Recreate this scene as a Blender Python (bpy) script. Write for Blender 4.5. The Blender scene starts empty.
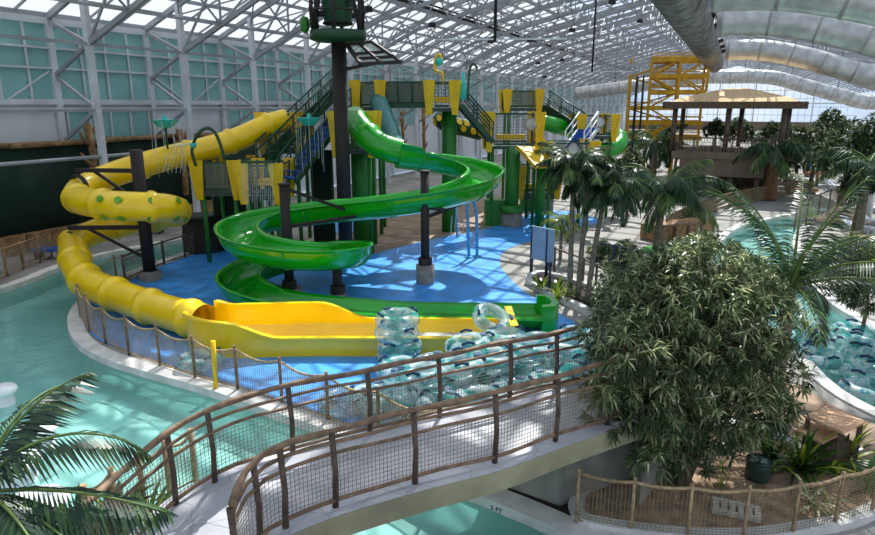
import bpy, math, random
from mathutils import Vector, Matrix
from mathutils.geometry import tessellate_polygon
R=random.Random(7)
SC=bpy.context.scene; COL=SC.collection
PI=math.pi
# ---------------------------------------------------------------- camera geometry
F=640.0; CX=437.5; CY=267.5; HZ=105.0; H=6.8
PITCH=math.atan((CY-HZ)/F); cp,sp=math.cos(PITCH),math.sin(PITCH)
YAW=math.radians(24.76)
UX,UY=math.sin(YAW),math.cos(YAW)            # long axis of the hall
VX,VY=-math.cos(YAW),math.sin(YAW)           # across the hall, to the left wall
def ray(px,py):
    d=CY-py
    return (px-CX, F*cp+d*sp, d*cp-F*sp)
def G(px,py,z=0.0):
    r=ray(px,py); t=(z-H)/r[2]; return Vector((r[0]*t,r[1]*t,z))
def at(px,py,Y):
    r=ray(px,py); t=Y/r[1]; return Vector((r[0]*t,Y,H+r[2]*t))
def UV(u,v,z=0.0): return Vector((u*UX+v*VX,u*UY+v*VY,z))
def pv(p): return p if isinstance(p,Vector) else Vector(p)
# ---------------------------------------------------------------- materials
def srgb(r,g,b):
    def f(c):
        c/=255.0
        return c/12.92 if c<=.04045 else ((c+.055)/1.055)**2.4
    return (f(r),f(g),f(b),1)
def mat(name,col,rough=.6,metal=0.0,var=.12,scale=3.0,spec=.5,bump=0.0,bscale=20,coat=0.0,col2=None,detail=3):
    m=bpy.data.materials.new(name); m.use_nodes=True
    nt=m.node_tree; b=nt.nodes['Principled BSDF']
    b.inputs['Roughness'].default_value=rough; b.inputs['Metallic'].default_value=metal
    b.inputs['Specular IOR Level'].default_value=spec
    if coat: b.inputs['Coat Weight'].default_value=coat; b.inputs['Coat Roughness'].default_value=.08
    c=srgb(*col)
    tc=nt.nodes.new('ShaderNodeTexCoord'); n=nt.nodes.new('ShaderNodeTexNoise')
    n.inputs['Scale'].default_value=scale; n.inputs['Detail'].default_value=detail
    nt.links.new(tc.outputs['Object'],n.inputs['Vector'])
    mx=nt.nodes.new('ShaderNodeMix'); mx.data_type='RGBA'
    c2=srgb(*col2) if col2 else tuple(min(1,x*(1+2*var)) for x in c[:3])+(1,)
    c1=c if col2 else tuple(x*(1-1.5*var) for x in c[:3])+(1,)
    mx.inputs[6].default_value=c1; mx.inputs[7].default_value=c2
    rp=nt.nodes.new('ShaderNodeMapRange'); rp.inputs[1].default_value=.35; rp.inputs[2].default_value=.65
    nt.links.new(n.outputs['Fac'],rp.inputs[0]); nt.links.new(rp.outputs[0],mx.inputs[0])
    nt.links.new(mx.outputs[2],b.inputs['Base Color'])
    if bump:
        n2=nt.nodes.new('ShaderNodeTexNoise'); n2.inputs['Scale'].default_value=bscale
        nt.links.new(tc.outputs['Object'],n2.inputs['Vector'])
        bp=nt.nodes.new('ShaderNodeBump'); bp.inputs['Strength'].default_value=bump; bp.inputs['Distance'].default_value=.03
        nt.links.new(n2.outputs['Fac'],bp.inputs['Height']); nt.links.new(bp.outputs[0],b.inputs['Normal'])
    return m
def mixmat(name,kind,col,fac,tcol=(1,1,1,1),rough=.1):
    """see-through sheet: transparent mixed with a diffusing or glossy layer"""
    m=bpy.data.materials.new(name); m.use_nodes=True; nt=m.node_tree
    nt.nodes.remove(nt.nodes['Principled BSDF']); out=nt.nodes['Material Output']
    tr=nt.nodes.new('ShaderNodeBsdfTransparent'); tr.inputs[0].default_value=tcol
    mx=nt.nodes.new('ShaderNodeMixShader'); mx.inputs[0].default_value=fac
    if kind=='translucent':
        a=nt.nodes.new('ShaderNodeBsdfTranslucent'); a.inputs[0].default_value=srgb(*col)
        d=nt.nodes.new('ShaderNodeBsdfDiffuse'); d.inputs[0].default_value=srgb(*col)
        s=nt.nodes.new('ShaderNodeMixShader'); s.inputs[0].default_value=.4
        nt.links.new(a.outputs[0],s.inputs[1]); nt.links.new(d.outputs[0],s.inputs[2]); sh=s.outputs[0]
    else:
        a=nt.nodes.new('ShaderNodeBsdfPrincipled'); a.inputs['Base Color'].default_value=srgb(*col); a.inputs['Roughness'].default_value=rough; sh=a.outputs[0]
    nt.links.new(tr.outputs[0],mx.inputs[1]); nt.links.new(sh,mx.inputs[2]); nt.links.new(mx.outputs[0],out.inputs[0])
    return m
M={}
M['white_steel']=mat('white painted steel',(206,210,214),.5,0,.08,.6)
M['truss']=mat('shaded white truss steel',(150,154,158),.5,0,.1,.6)  # white steel, with shade against the bright roof put into its colour
M['concrete']=mat('pale concrete',(140,137,131),.85,0,.1,.5,bump=.15)
M['coping']=mat('white coping stone',(205,203,198),.8,0,.08,2,bump=.1)
M['bridge_side']=mat('cast concrete',(150,146,118),.8,0,.12,1.2,bump=.2)
M['abut']=mat('stained concrete',(140,142,132),.85,0,.16,1.5,bump=.2)
M['bluepad']=mat('wet blue safety surface',(58,148,228),.36,0,.12,1.2,spec=.6,bump=.08,bscale=60)
M['basin']=mat('pool plaster',(186,218,212),.7,0,.05,.8)
M['yellow']=mat('yellow fibreglass',(248,206,0),.28,0,.04,1,coat=.4)
M['yellowp']=mat('yellow plastic panel',(232,190,4),.45,0,.06,2)
M['green']=mat('green fibreglass',(14,156,18),.22,0,.05,1,coat=.5)
M['green_spot']=mat('lime green spot',(96,160,30),.35,0,.05,3)
M['dgreen']=mat('dark green painted steel',(16,66,34),.45,0,.12,2)
M['pgreen']=mat('green painted post',(26,112,28),.45,0,.1,2)
M['curtain']=mat('dark green curtain',(4,36,22),.8,0,.25,.35,bump=.2,bscale=2)
M['black']=mat('dark bronze steel',(34,27,24),.7,.0,.15,2)
M['dark']=mat('near black rubber',(20,20,20),.7,0,.15,2)
M['wood']=mat('weathered brown wood',(124,100,78),.7,0,.2,6,bump=.25)
M['wooddark']=mat('dark brown wood',(86,70,58),.65,0,.2,6,bump=.25)
M['rope']=mat('tan rope',(160,136,104),.9,0,.2,12,bump=.3,bscale=60)
M['net']=mat('tan netting',(132,116,88),.9,0,.12,8)
M['netgrey']=mat('grey netting',(146,132,112),.9,0,.12,8)
M['netdark']=mat('dark grey netting',(66,78,72),.9,0,.12,8)
M['log']=mat('tan log',(150,116,78),.8,0,.25,3,bump=.3)
M['tan']=mat('tan board',(206,164,128),.7,0,.08,3)
M['thatch']=mat('straw thatch',(220,184,142),.95,0,.25,9,bump=.6,bscale=40)
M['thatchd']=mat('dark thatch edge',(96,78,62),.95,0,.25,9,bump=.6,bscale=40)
M['brownwall']=mat('brown render wall',(116,100,86),.85,0,.1,1)
M['stepblue']=mat('blue tread rubber',(24,92,176),.6,0,.1,3)
M['teal']=mat('teal plastic',(40,190,178),.35,0,.06,2)
M['tealdull']=mat('dull teal fibreglass',(70,130,128),.4,0,.1,2)
M['cyanpipe']=mat('sky blue pipe',(70,160,205),.4,0,.08,3)
M['soil']=mat('dry tan soil',(146,122,98),.95,0,.25,4,bump=.8,bscale=25)
M['mulch']=mat('dark mulch',(42,32,26),.95,0,.3,8,bump=.8,bscale=30)
M['turf']=mat('green turf',(22,120,40),.9,0,.2,20)
M['bark']=mat('grey brown bark',(104,88,70),.9,0,.2,5,bump=.5,bscale=15)
M['palmtrunk']=mat('ringed palm trunk',(116,108,92),.85,0,.2,6,bump=.4,bscale=12)
M['fibre']=mat('fibrous palm trunk',(120,86,58),.9,0,.25,8,bump=.6,bscale=20)
def leafmat(name,col,rough=.42,tr=.25):
    m=mat(name,col,rough,0,.22,1.6,spec=.5); nt=m.node_tree; b=nt.nodes['Principled BSDF']
    t=nt.nodes.new('ShaderNodeBsdfTranslucent'); t.inputs[0].default_value=tuple(min(1,x*1.6) for x in srgb(*col)[:3])+(1,)
    mx=nt.nodes.new('ShaderNodeMixShader'); mx.inputs[0].default_value=tr
    nt.links.new(b.outputs[0],mx.inputs[1]); nt.links.new(t.outputs[0],mx.inputs[2]); nt.links.new(mx.outputs[0],nt.nodes['Material Output'].inputs[0])
    return m
M['leaf1']=leafmat('grey green leaf',(112,124,84),.34); M['leaf2']=leafmat('deep green leaf',(54,76,40)); M['leaf3']=leafmat('pale leaf and painted highlight',(190,194,146),.34)  # the pale tone doubles as painted sun highlights on the bushy crowns
M['palm1']=leafmat('palm leaflet',(54,84,44)); M['palm2']=leafmat('dark palm leaflet',(30,54,34)); M['palm3']=leafmat('light palm leaflet',(104,128,66))
M['strap1']=leafmat('glossy strap leaf',(58,96,36),.3); M['strap2']=leafmat('dark strap leaf',(26,52,26),.3); M['strap3']=leafmat('yellow green leaf',(140,156,44),.35)
M['roof']=mixmat('clear roof film','translucent',(225,232,240),.2,(.96,.98,1,1))
M['roofwhite']=mixmat('white diffusing roof sheet','translucent',(192,196,200),.93,(.96,.98,1,1))
M['seam']=mat('duct seam',(156,154,150),.5,.2,.1,2)
M['canopy']=mixmat('white canopy sheet','translucent',(205,208,200),.85)
M['pane']=mixmat('clear end wall glazing','translucent',(200,215,230),.2,(.9,.95,1,1))
M['tealpane']=mat('teal tinted pane',(138,190,188),.35,0,.05,.6,spec=.5)
M['wallpanel']=mat('pale grey wall panel',(222,226,230),.7,0,.04,.5)
M['film']=mixmat('smoky side screen','gloss',(120,128,112),.45,(.75,.8,.75,1),.4)
M['clearvinyl']=mixmat('clear vinyl bubble','gloss',(214,222,222),.5,(.95,.98,.98,1),.12)
M['footing']=mat('grey footing',(128,124,118),.85,0,.1,4,bump=.2)
M['signback']=mat('pale blue sign panel',(150,172,196),.5,0,.05,2)
M['navy']=mat('navy post',(28,44,74),.45,0,.1,3)
M['handle']=mat('navy handle',(0,64,104),.5,0,.1,5)
M['duct']=mat('galvanised duct',(190,190,188),.38,.45,.12,1.5,bump=.15,bscale=1.5)
M['ductend']=mat('dull grey duct skin',(128,126,122),.55,.3,.25,2,bump=.5,bscale=4)
M['ytower']=mat('yellow painted steel',(196,150,14),.5,0,.12,2)
M['whitep']=mat('white plastic',(232,236,238),.4,0,.03,2)
M['rock']=mat('pale rock',(196,176,146),.9,0,.2,2,bump=.6,bscale=5)
M['grate']=mat('pale stone grating',(188,180,166),.85,0,.15,5)
M['drum']=mat('dark green drum',(40,66,58),.35,0,.1,3)
M['postercol']=mat('blue poster print',(20,70,140),.5,0,.1,3)
M['orange']=mat('orange print',(236,160,30),.5,0,.08,3)
M['marking']=mat('depth marking paint',(28,52,50),.6,0,.05,3)
def deckmat():
    m=mat('paved bridge deck',(186,186,190),.8,0,.07,1.0,bump=.1); nt=m.node_tree; b=nt.nodes['Principled BSDF']
    src=b.inputs['Base Color'].links[0].from_socket
    tc=nt.nodes.new('ShaderNodeTexCoord'); v=nt.nodes.new('ShaderNodeTexVoronoi'); v.feature='DISTANCE_TO_EDGE'; v.inputs['Scale'].default_value=1.9
    nt.links.new(tc.outputs['Object'],v.inputs['Vector'])
    r=nt.nodes.new('ShaderNodeMapRange'); r.inputs[1].default_value=.008; r.inputs[2].default_value=.022; r.inputs[3].default_value=.62; r.inputs[4].default_value=1
    nt.links.new(v.outputs['Distance'],r.inputs[0])
    mx=nt.nodes.new('ShaderNodeMix'); mx.data_type='RGBA'; mx.inputs[6].default_value=srgb(110,110,116)
    nt.links.new(r.outputs[0],mx.inputs[0]); nt.links.new(src,mx.inputs[7]); nt.links.new(mx.outputs[2],b.inputs['Base Color'])
    return m
M['deck']=deckmat()
def watermat():
    m=bpy.data.materials.new('teal pool water'); m.use_nodes=True; nt=m.node_tree
    nt.nodes.remove(nt.nodes['Principled BSDF']); out=nt.nodes['Material Output']
    tr=nt.nodes.new('ShaderNodeBsdfTransparent'); tr.inputs[0].default_value=(.77,.91,.89,1)
    df=nt.nodes.new('ShaderNodeBsdfDiffuse'); df.inputs[0].default_value=srgb(122,192,184)
    m0=nt.nodes.new('ShaderNodeMixShader'); m0.inputs[0].default_value=.24
    gl=nt.nodes.new('ShaderNodeBsdfGlossy'); gl.inputs['Roughness'].default_value=.06
    fr=nt.nodes.new('ShaderNodeFresnel'); fr.inputs[0].default_value=1.33
    mx=nt.nodes.new('ShaderNodeMixShader')
    tc=nt.nodes.new('ShaderNodeTexCoord'); n=nt.nodes.new('ShaderNodeTexNoise'); n.inputs['Scale'].default_value=2.6; n.inputs['Detail'].default_value=3
    bp=nt.nodes.new('ShaderNodeBump'); bp.inputs['Strength'].default_value=.22; bp.inputs['Distance'].default_value=.1
    L=nt.links.new
    L(tc.outputs['Object'],n.inputs['Vector']); L(n.outputs['Fac'],bp.inputs['Height']); L(bp.outputs[0],gl.inputs['Normal']); L(bp.outputs[0],fr.inputs['Normal'])
    L(tr.outputs[0],m0.inputs[1]); L(df.outputs[0],m0.inputs[2]); L(fr.outputs[0],mx.inputs[0]); L(m0.outputs[0],mx.inputs[1]); L(gl.outputs[0],mx.inputs[2]); L(mx.outputs[0],out.inputs[0])
    return m
M['water']=watermat()
def tubemat():
    m=bpy.data.materials.new('patterned clear vinyl'); m.use_nodes=True; nt=m.node_tree; L=nt.links.new
    b=nt.nodes['Principled BSDF']; out=nt.nodes['Material Output']; b.inputs['Roughness'].default_value=.18
    tc=nt.nodes.new('ShaderNodeTexCoord'); oi=nt.nodes.new('ShaderNodeObjectInfo')
    ad=nt.nodes.new('ShaderNodeVectorMath'); ad.operation='ADD'
    sc=nt.nodes.new('ShaderNodeVectorMath'); sc.operation='SCALE'; sc.inputs[0].default_value=(37,17,29)
    L(oi.outputs['Random'],sc.inputs['Scale']); L(tc.outputs['Object'],ad.inputs[0]); L(sc.outputs[0],ad.inputs[1])
    n=nt.nodes.new('ShaderNodeTexNoise'); n.inputs['Scale'].default_value=2.6; n.inputs['Detail'].default_value=.6; L(ad.outputs[0],n.inputs['Vector'])
    cr=nt.nodes.new('ShaderNodeValToRGB'); e=cr.color_ramp; e.interpolation='CONSTANT'
    e.elements[0].position=0; e.elements[0].color=srgb(18,150,150)
    e.elements[1].position=.40; e.elements[1].color=srgb(110,205,196)
    for p,c in ((.46,(216,228,228)),(.585,(130,212,206)),(.63,(36,130,196)),(.66,(216,230,230))):
        k=e.elements.new(p); k.color=srgb(*c)
    L(n.outputs['Fac'],cr.inputs[0]); L(cr.outputs[0],b.inputs['Base Color'])
    tr=nt.nodes.new('ShaderNodeBsdfTransparent'); tr.inputs[0].default_value=(.95,.98,.98,1)
    mx=nt.nodes.new('ShaderNodeMixShader'); mx.inputs[0].default_value=.44
    L(tr.outputs[0],mx.inputs[1]); L(b.outputs[0],mx.inputs[2]); L(mx.outputs[0],out.inputs[0])
    return m
M['tube']=tubemat()
def pavemat():
    m=mat('brown pavers',(140,118,98),.85,0,.12,2,bump=.15); return m
M['paver']=pavemat()
# ---------------------------------------------------------------- mesh builder
class MB:
    def __init__(s): s.v=[]; s.f=[]; s.mi=[]; s.sm=[]; s.cur=0
    def face(s,idx,smooth=False): s.f.append(tuple(idx)); s.mi.append(s.cur); s.sm.append(smooth)
    def quad(s,*ps):
        n=len(s.v); s.v+= [tuple(p) for p in ps]; s.face(range(n,n+len(ps)))
    def box(s,c,size,rz=0,top=1.0):
        c=pv(c); hx,hy,hz=[q/2 for q in size]; n=len(s.v); ca,sa=math.cos(rz),math.sin(rz)
        for z,k in ((-hz,1),(hz,top)):
            for x,y in ((-hx,-hy),(hx,-hy),(hx,hy),(-hx,hy)):
                x*=k; y*=k
                s.v.append((c.x+x*ca-y*sa,c.y+x*sa+y*ca,c.z+z))
        for q in ((3,2,1,0),(4,5,6,7),(0,1,5,4),(1,2,6,5),(2,3,7,6),(3,0,4,7)): s.face([n+i for i in q])
    def beam(s,p0,p1,w,h=None,up=(0,0,1)):
        h=h or w; p0=pv(p0); p1=pv(p1); d=(p1-p0)
        if d.length<1e-6: return
        d.normalize(); u=Vector(up)
        if abs(d.dot(u))>.98: u=Vector((UX,UY,0))
        a=d.cross(u).normalized(); b=a.cross(d).normalized(); n=len(s.v)
        for p in (p0,p1):
            for i,j in ((-1,-1),(1,-1),(1,1),(-1,1)): s.v.append(tuple(p+a*(i*w/2)+b*(j*h/2)))
        for q in ((3,2,1,0),(4,5,6,7),(0,1,5,4),(1,2,6,5),(2,3,7,6),(3,0,4,7)): s.face([n+i for i in q])
    def cyl(s,p0,p1,r0,r1=None,k=12,cap=True):
        r1=r0 if r1 is None else r1; s.tube([p0,p1],[r0,r1],k,cap)
    def tube(s,pts,r,k=8,cap=True,closed=False):
        pts=[pv(p) for p in pts]; m=len(pts)
        rs=r if isinstance(r,(list,tuple)) else [r]*m
        n=len(s.v); prev=None
        for i,p in enumerate(pts):
            if closed: d=pts[(i+1)%m]-pts[i-1]
            else: d=pts[min(i+1,m-1)]-pts[max(i-1,0)]
            d.normalize()
            if prev is None:
                u=Vector((0,0,1)) if abs(d.z)<.9 else Vector((1,0,0))
                a=d.cross(u).normalized()
            else:
                a=(prev-d*prev.dot(d))
                a=a.normalized() if a.length>1e-6 else d.cross(Vector((0,0,1))).normalized()
            prev=a; b=a.cross(d)
            for j in range(k):
                t=2*PI*j/k; s.v.append(tuple(p+a*(math.cos(t)*rs[i])+b*(math.sin(t)*rs[i])))
        for i in range(m if closed else m-1):
            i2=(i+1)%m
            for j in range(k):
                j2=(j+1)%k; s.face((n+i*k+j,n+i*k+j2,n+i2*k+j2,n+i2*k+j),k>4)
        if cap and not closed:
            s.face([n+j for j in range(k)][::-1]); s.face([n+(m-1)*k+j for j in range(k)])
    def lathe(s,c,prof,k=16,smooth=True):
        c=pv(c); n=len(s.v); m=len(prof)
        for r,z in prof:
            for j in range(k):
                t=2*PI*j/k; s.v.append((c.x+r*math.cos(t),c.y+r*math.sin(t),c.z+z))
        for i in range(m-1):
            for j in range(k):
                j2=(j+1)%k; s.face((n+i*k+j,n+i*k+j2,n+(i+1)*k+j2,n+(i+1)*k+j),smooth)
    def torus(s,c,Rr,r,k=18,q=8,sq=1.0):
        c=pv(c); n=len(s.v)
        for i in range(k):
            a=2*PI*i/k
            for j in range(q):
                b=2*PI*j/q; rr=Rr+r*math.cos(b); s.v.append((c.x+rr*math.cos(a),c.y+rr*math.sin(a),c.z+r*sq*math.sin(b)))
        for i in range(k):
            for j in range(q):
                s.face((n+i*q+j,n+((i+1)%k)*q+j,n+((i+1)%k)*q+(j+1)%q,n+i*q+(j+1)%q),True)
    def prism(s,poly,z0,z1):
        poly=[pv(p) for p in poly]; m=len(poly); n=len(s.v)
        for z in (z0,z1):
            for p in poly: s.v.append((p.x,p.y,z if not callable(z) else z(p)))
        tri=tessellate_polygon([[Vector((p.x,p.y,0)) for p in poly]])
        ar=sum(poly[i].x*poly[(i+1)%m].y-poly[(i+1)%m].x*poly[i].y for i in range(m))
        for t in tri:
            a,b,c=[poly[i] for i in t]
            if (b.x-a.x)*(c.y-a.y)-(b.y-a.y)*(c.x-a.x)<0: t=(t[0],t[2],t[1])
            s.face([n+m+i for i in t]); s.face([n+i for i in t][::-1])
        for i in range(m):
            j=(i+1)%m; q=(n+i,n+j,n+m+j,n+m+i)
            s.face(q if ar>0 else q[::-1])
    def plate(s,pts,th,nrm):
        """flat outline pts with thickness th along nrm"""
        pts=[pv(p) for p in pts]; nr=Vector(nrm).normalized()*th; m=len(pts); n=len(s.v)
        s.v+=[tuple(p) for p in pts]+[tuple(p+nr) for p in pts]
        s.face(list(range(n,n+m))); s.face(list(range(n+m,n+2*m))[::-1])
        for i in range(m):
            j=(i+1)%m; s.face((n+j,n+i,n+m+i,n+m+j))
    def sweep(s,pts,prof,closed=False,smooth=True,cap=True):
        """prof(i,t)->list of (side,up) offsets; path keeps world up"""
        pts=[pv(p) for p in pts]; m=len(pts); n=len(s.v); k=None
        for i,p in enumerate(pts):
            if closed: d=pts[(i+1)%m]-pts[i-1]
            else: d=pts[min(i+1,m-1)]-pts[max(i-1,0)]
            d.normalize(); a=d.cross(Vector((0,0,1))).normalized(); b=a.cross(d).normalized()
            pr=prof(i,i/max(1,m-1)); k=len(pr)
            for x,y in pr: s.v.append(tuple(p+a*x+b*y))
        for i in range(m if closed else m-1):
            i2=(i+1)%m
            for j in range(k):
                j2=(j+1)%k; s.face((n+i*k+j,n+i2*k+j,n+i2*k+j2,n+i*k+j2),smooth)
        if cap and not closed:
            s.face([n+j for j in range(k)]); s.face([n+(m-1)*k+j for j in range(k)][::-1])
    def leaf(s,p,d,L,w,droop=.3,up=Vector((0,0,1))):
        d=d.normalized(); a=d.cross(up)
        if a.length<1e-3: a=Vector((1,0,0))
        a.normalize(); n=len(s.v)
        q=p+d*(L*.45); e=p+d*L-Vector((0,0,droop*L))
        s.v+=[tuple(p),tuple(q+a*(w/2)),tuple(e),tuple(q-a*(w/2)-Vector((0,0,.15*w)))]
        s.face((n,n+1,n+2,n+3))
    def build(s,name,mats,parent=None,rec=True):
        if not isinstance(mats,(list,tuple)): mats=[mats]
        me=bpy.data.meshes.new(name)
        off=Vector((0,0,0))
        if parent is not None:
            o2=parent
            while o2 is not None: off+=o2.location; o2=o2.parent
        vs=[(x-off.x,y-off.y,z-off.z) for x,y,z in s.v] if parent is not None else s.v
        me.from_pydata(vs,[],s.f); me.polygons.foreach_set('material_index',s.mi); me.polygons.foreach_set('use_smooth',s.sm)
        for m in mats: me.materials.append(M[m] if isinstance(m,str) else m)
        me.update()
        o=bpy.data.objects.new(name,me); COL.objects.link(o)
        if parent is not None: o.parent=parent
        return o
def recenter(o):
    """origin of a one-mesh thing to its base"""
    me=o.data; xs=[v.co for v in me.vertices]
    c=Vector((sum(v.x for v in xs)/len(xs),sum(v.y for v in xs)/len(xs),min(v.z for v in xs)))
    me.transform(Matrix.Translation(-c)); o.location=o.location+c
    return o
def tag(o,label,cat,group=None,kind=None):
    o['label']=label; o['category']=cat
    if group: o['group']=group
    if kind: o['kind']=kind
    return o
def thing(name,label,cat,loc=(0,0,0),group=None):
    o=bpy.data.objects.new(name,None); o.empty_display_size=.2; COL.objects.link(o); o.location=pv(loc)
    return tag(o,label,cat,group)
def struct(name,mb,m,parent=None):
    o=mb.build(name,m,parent)
    if parent is None: o['kind']='structure'
    return o
def copy_tree(o,parent=None):
    c=o.copy(); COL.objects.link(c)
    if parent is not None: c.parent=parent
    for ch in list(o.children): copy_tree(ch,c)
    return c
def smooth(pts,n=6,closed=False):
    pts=[pv(p) for p in pts]; out=[]; m=len(pts)
    for i in range(m if closed else m-1):
        if closed: p0,p1,p2,p3=pts[i-1],pts[i],pts[(i+1)%m],pts[(i+2)%m]
        else: p0,p1,p2,p3=pts[max(i-1,0)],pts[i],pts[i+1],pts[min(i+2,m-1)]
        for j in range(n):
            t=j/n
            out.append(.5*((2*p1)+(p2-p0)*t+(2*p0-5*p1+4*p2-p3)*t*t+(3*p1-p0-3*p2+p3)*t**3))
    if not closed: out.append(pts[-1])
    return out
def resample(pts,step):
    out=[pts[0]]; acc=0
    for a,b in zip(pts[:-1],pts[1:]):
        L=(b-a).length
        if L<1e-9: continue
        d=step-acc
        while d<=L:
            out.append(a+(b-a)*(d/L)); d+=step
        acc=L-(d-step)
    return out
def along(pts,t):
    Ls=[(b-a).length for a,b in zip(pts[:-1],pts[1:])]; T=sum(Ls)*t
    for (a,b),L in zip(zip(pts[:-1],pts[1:]),Ls):
        if T<=L: return a+(b-a)*(T/max(L,1e-9))
        T-=L
    return pts[-1]
def net(bottom,top,cell,r,hcell=None,wav=0.0):
    """real woven wires between a bottom line and a top line"""
    mb=MB(); L=sum((b-a).length for a,b in zip(bottom[:-1],bottom[1:])); n=max(2,int(L/cell))
    B=[along(bottom,i/n) for i in range(n+1)]; T=[along(top,i/n) for i in range(n+1)]
    for b,t in zip(B,T): mb.tube([b,t],r,3,False)
    h=(T[0]-B[0]).length; k=max(2,int(h/(hcell or cell)))
    st=max(1,int(.35/cell))
    idx=list(range(0,n,st))+[n]
    for j in range(1,k):
        f=j/k; mb.tube([B[i].lerp(T[i],f) for i in idx],r,3,False)
    return mb
SKY=1.0; SUN=9.5; EXPO=0.0
# ---------------------------------------------------------------- ground, river, island
U0,U1,VL,VR=-8,200,31,-27
innerpx=[(330,215),(250,232),(200,247),(186,252),(150,265),(115,279),(86,296),(71,312),(69,327),(77,343),(97,356),(130,368),(200,388),(270,412),(330,432),(400,460),(460,489),(520,514),(560,532),(640,570),(760,620)]
nearpx=[(640,700),(520,650),(400,600),(300,566),(225,548),(150,530),(70,522),(-20,545),(-130,540),(-260,480),(-260,400),(-170,340)]
outerpx=[(-80,314),(0,290),(30,280),(62,267),(100,256),(150,246),(190,238),(240,226),(320,210)]
inner=smooth([G(*p) for p in innerpx],5); near=smooth([G(*p) for p in nearpx],5); outer=smooth([G(*p) for p in outerpx],5)
riverA=inner+near+outer
leftB=smooth([G(*p) for p in [(786,189),(800,197),(806,204),(795,212),(768,218),(735,226),(713,243),(706,262),(722,292),(752,330),(788,352),(812,378),(838,398),(872,416),(960,458)]],5)
rightB=smooth([G(*p) for p in [(1000,400),(920,352),(875,325),(840,304),(820,285),(806,262),(800,240),(812,224),(832,214),(842,205),(830,198),(812,192),(800,188)]],5)
riverB=leftB+rightB
def inpoly(p,poly):
    c=False; m=len(poly)
    for i in range(m):
        a,b=poly[i],poly[i-1]
        if (a.y>p.y)!=(b.y>p.y) and p.x<(b.x-a.x)*(p.y-a.y)/(b.y-a.y)+a.x: c=not c
    return c
E0=[UV(U0,VL),UV(U1,VL),UV(U1,VR),UV(U0,VR)]
fl=MB(); holes=[E0,riverA,riverB]
flat=[p for l in holes for p in l]
fl.v=[(p.x,p.y,0) for p in flat]
for t in tessellate_polygon([[Vector((p.x,p.y,0)) for p in l] for l in holes]):
    a,b,c=[flat[i] for i in t]
    fl.face(t if (b.x-a.x)*(c.y-a.y)-(b.y-a.y)*(c.x-a.x)>0 else (t[0],t[2],t[1]))
struct('floor',fl,'concrete')
WZ=-.14; BZ=-.75
for nm,poly in (('left',riverA),('right',riverB)):
    mb=MB(); m=len(poly)
    tri=tessellate_polygon([[Vector((p.x,p.y,0)) for p in poly]])
    mb.v=[(p.x,p.y,BZ) for p in poly]
    for t in tri:
        a,b,c=[poly[i] for i in t]
        mb.face(t if (b.x-a.x)*(c.y-a.y)-(b.y-a.y)*(c.x-a.x)>0 else (t[0],t[2],t[1]))
    n=len(mb.v); mb.v+=[(p.x,p.y,0) for p in poly]
    for i in range(m): mb.face((i,(i+1)%m,n+(i+1)%m,n+i))
    struct('pool_basin_'+nm,mb,'basin')
    w=MB(); w.v=[(p.x,p.y,WZ) for p in poly]
    for t in tri:
        a,b,c=[poly[i] for i in t]
        w.face(t if (b.x-a.x)*(c.y-a.y)-(b.y-a.y)*(c.x-a.x)>0 else (t[0],t[2],t[1]))
    o=w.build('river_water','water'); o['kind']='stuff'
    tag(o,'teal lazy river water under the footbridge and round the splash pad' if nm=='left' else 'teal river water at the right with floating tubes','water')
def coping(name,pts,w=.42,side=1):
    mb=MB()
    prof=[(-.03,-.16),(w,-.16),(w,.055),(-.03,.055)] if side>0 else [(-w,-.16),(.03,-.16),(.03,.055),(-w,.055)]
    mb.sweep(pts,lambda i,t:prof,smooth=False)
    struct(name,mb,'coping')
coping('coping_island',inner,.42,-1); coping('coping_shore',outer,.42,-1); coping('coping_near',near,.4,-1)
coping('coping_stream_left',leftB,.35,-1); coping('coping_stream_right',rightB,.35,-1)
pad=[G(*p) for p in [(92,300),(84,318),(96,338),(130,352),(200,374),(270,398),(340,424),(410,452),(470,470),(560,450),(640,400),(650,355),(590,331),(550,308),(522,290),(504,272),(500,262),(506,250),(540,238),(575,228),(600,222),(575,212),(540,212),(510,222),(478,231),(430,240),(390,250),(350,258),(300,248),(240,248),(190,256),(140,276)]]
pad=smooth(pad,3,True)
mb=MB(); mb.prism(pad,.001,.02); struct('splash_pad_floor',mb,'bluepad')
mb=MB(); mb.prism(smooth([G(*p) for p in [(318,214),(350,212),(372,218),(352,232),(318,230)]],4,True),.001,.02); struct('splash_pad_patch',mb,'bluepad')
# pale ring walk beside the pad is the floor itself; planting beds
def bed(name,px,m,z=.06,kerb=None):
    poly=smooth([G(*p) for p in px],4,True)
    mb=MB(); mb.prism(poly,.001,z); struct(name,mb,m)
    if kerb:
        k=MB(); k.sweep(poly,lambda i,t:[(-.12,0),(.12,0),(.12,kerb),(-.12,kerb)],closed=True,smooth=False); struct(name+'_kerb',k,'coping')
    return poly
bed('palm_bed',[(528,283),(545,294),(575,308),(605,323),(640,333),(660,320),(630,300),(598,292),(560,280),(540,276)],'mulch',.1,.22)
bed('tree_bed',[(578,520),(592,480),(620,455),(680,432),(748,428),(800,452),(868,470),(900,490),(860,520),(800,533),(740,540),(660,536)],'soil',.08,.14)
bed('bridge_mulch',[(464,482),(488,477),(560,502),(600,520),(580,525),(546,517),(500,499)],'mulch',.04)
bed('hut_paving',[(796,384),(828,404),(870,424),(920,450),(910,500),(860,468),(812,446),(776,428),(778,400)],'paver',.03)
bed('garden_bed',[(650,345),(700,330),(760,360),(790,395),(740,420),(660,420),(630,395)],'soil',.05)
tan=MB(); tan.prism(smooth([G(*p) for p in [(352,256),(392,248),(432,238),(478,229),(512,219),(530,205),(490,196),(430,198),(385,206),(362,220),(345,240)]],3,True),.001,.012); struct('tan_deck',tan,'paver')
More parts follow.
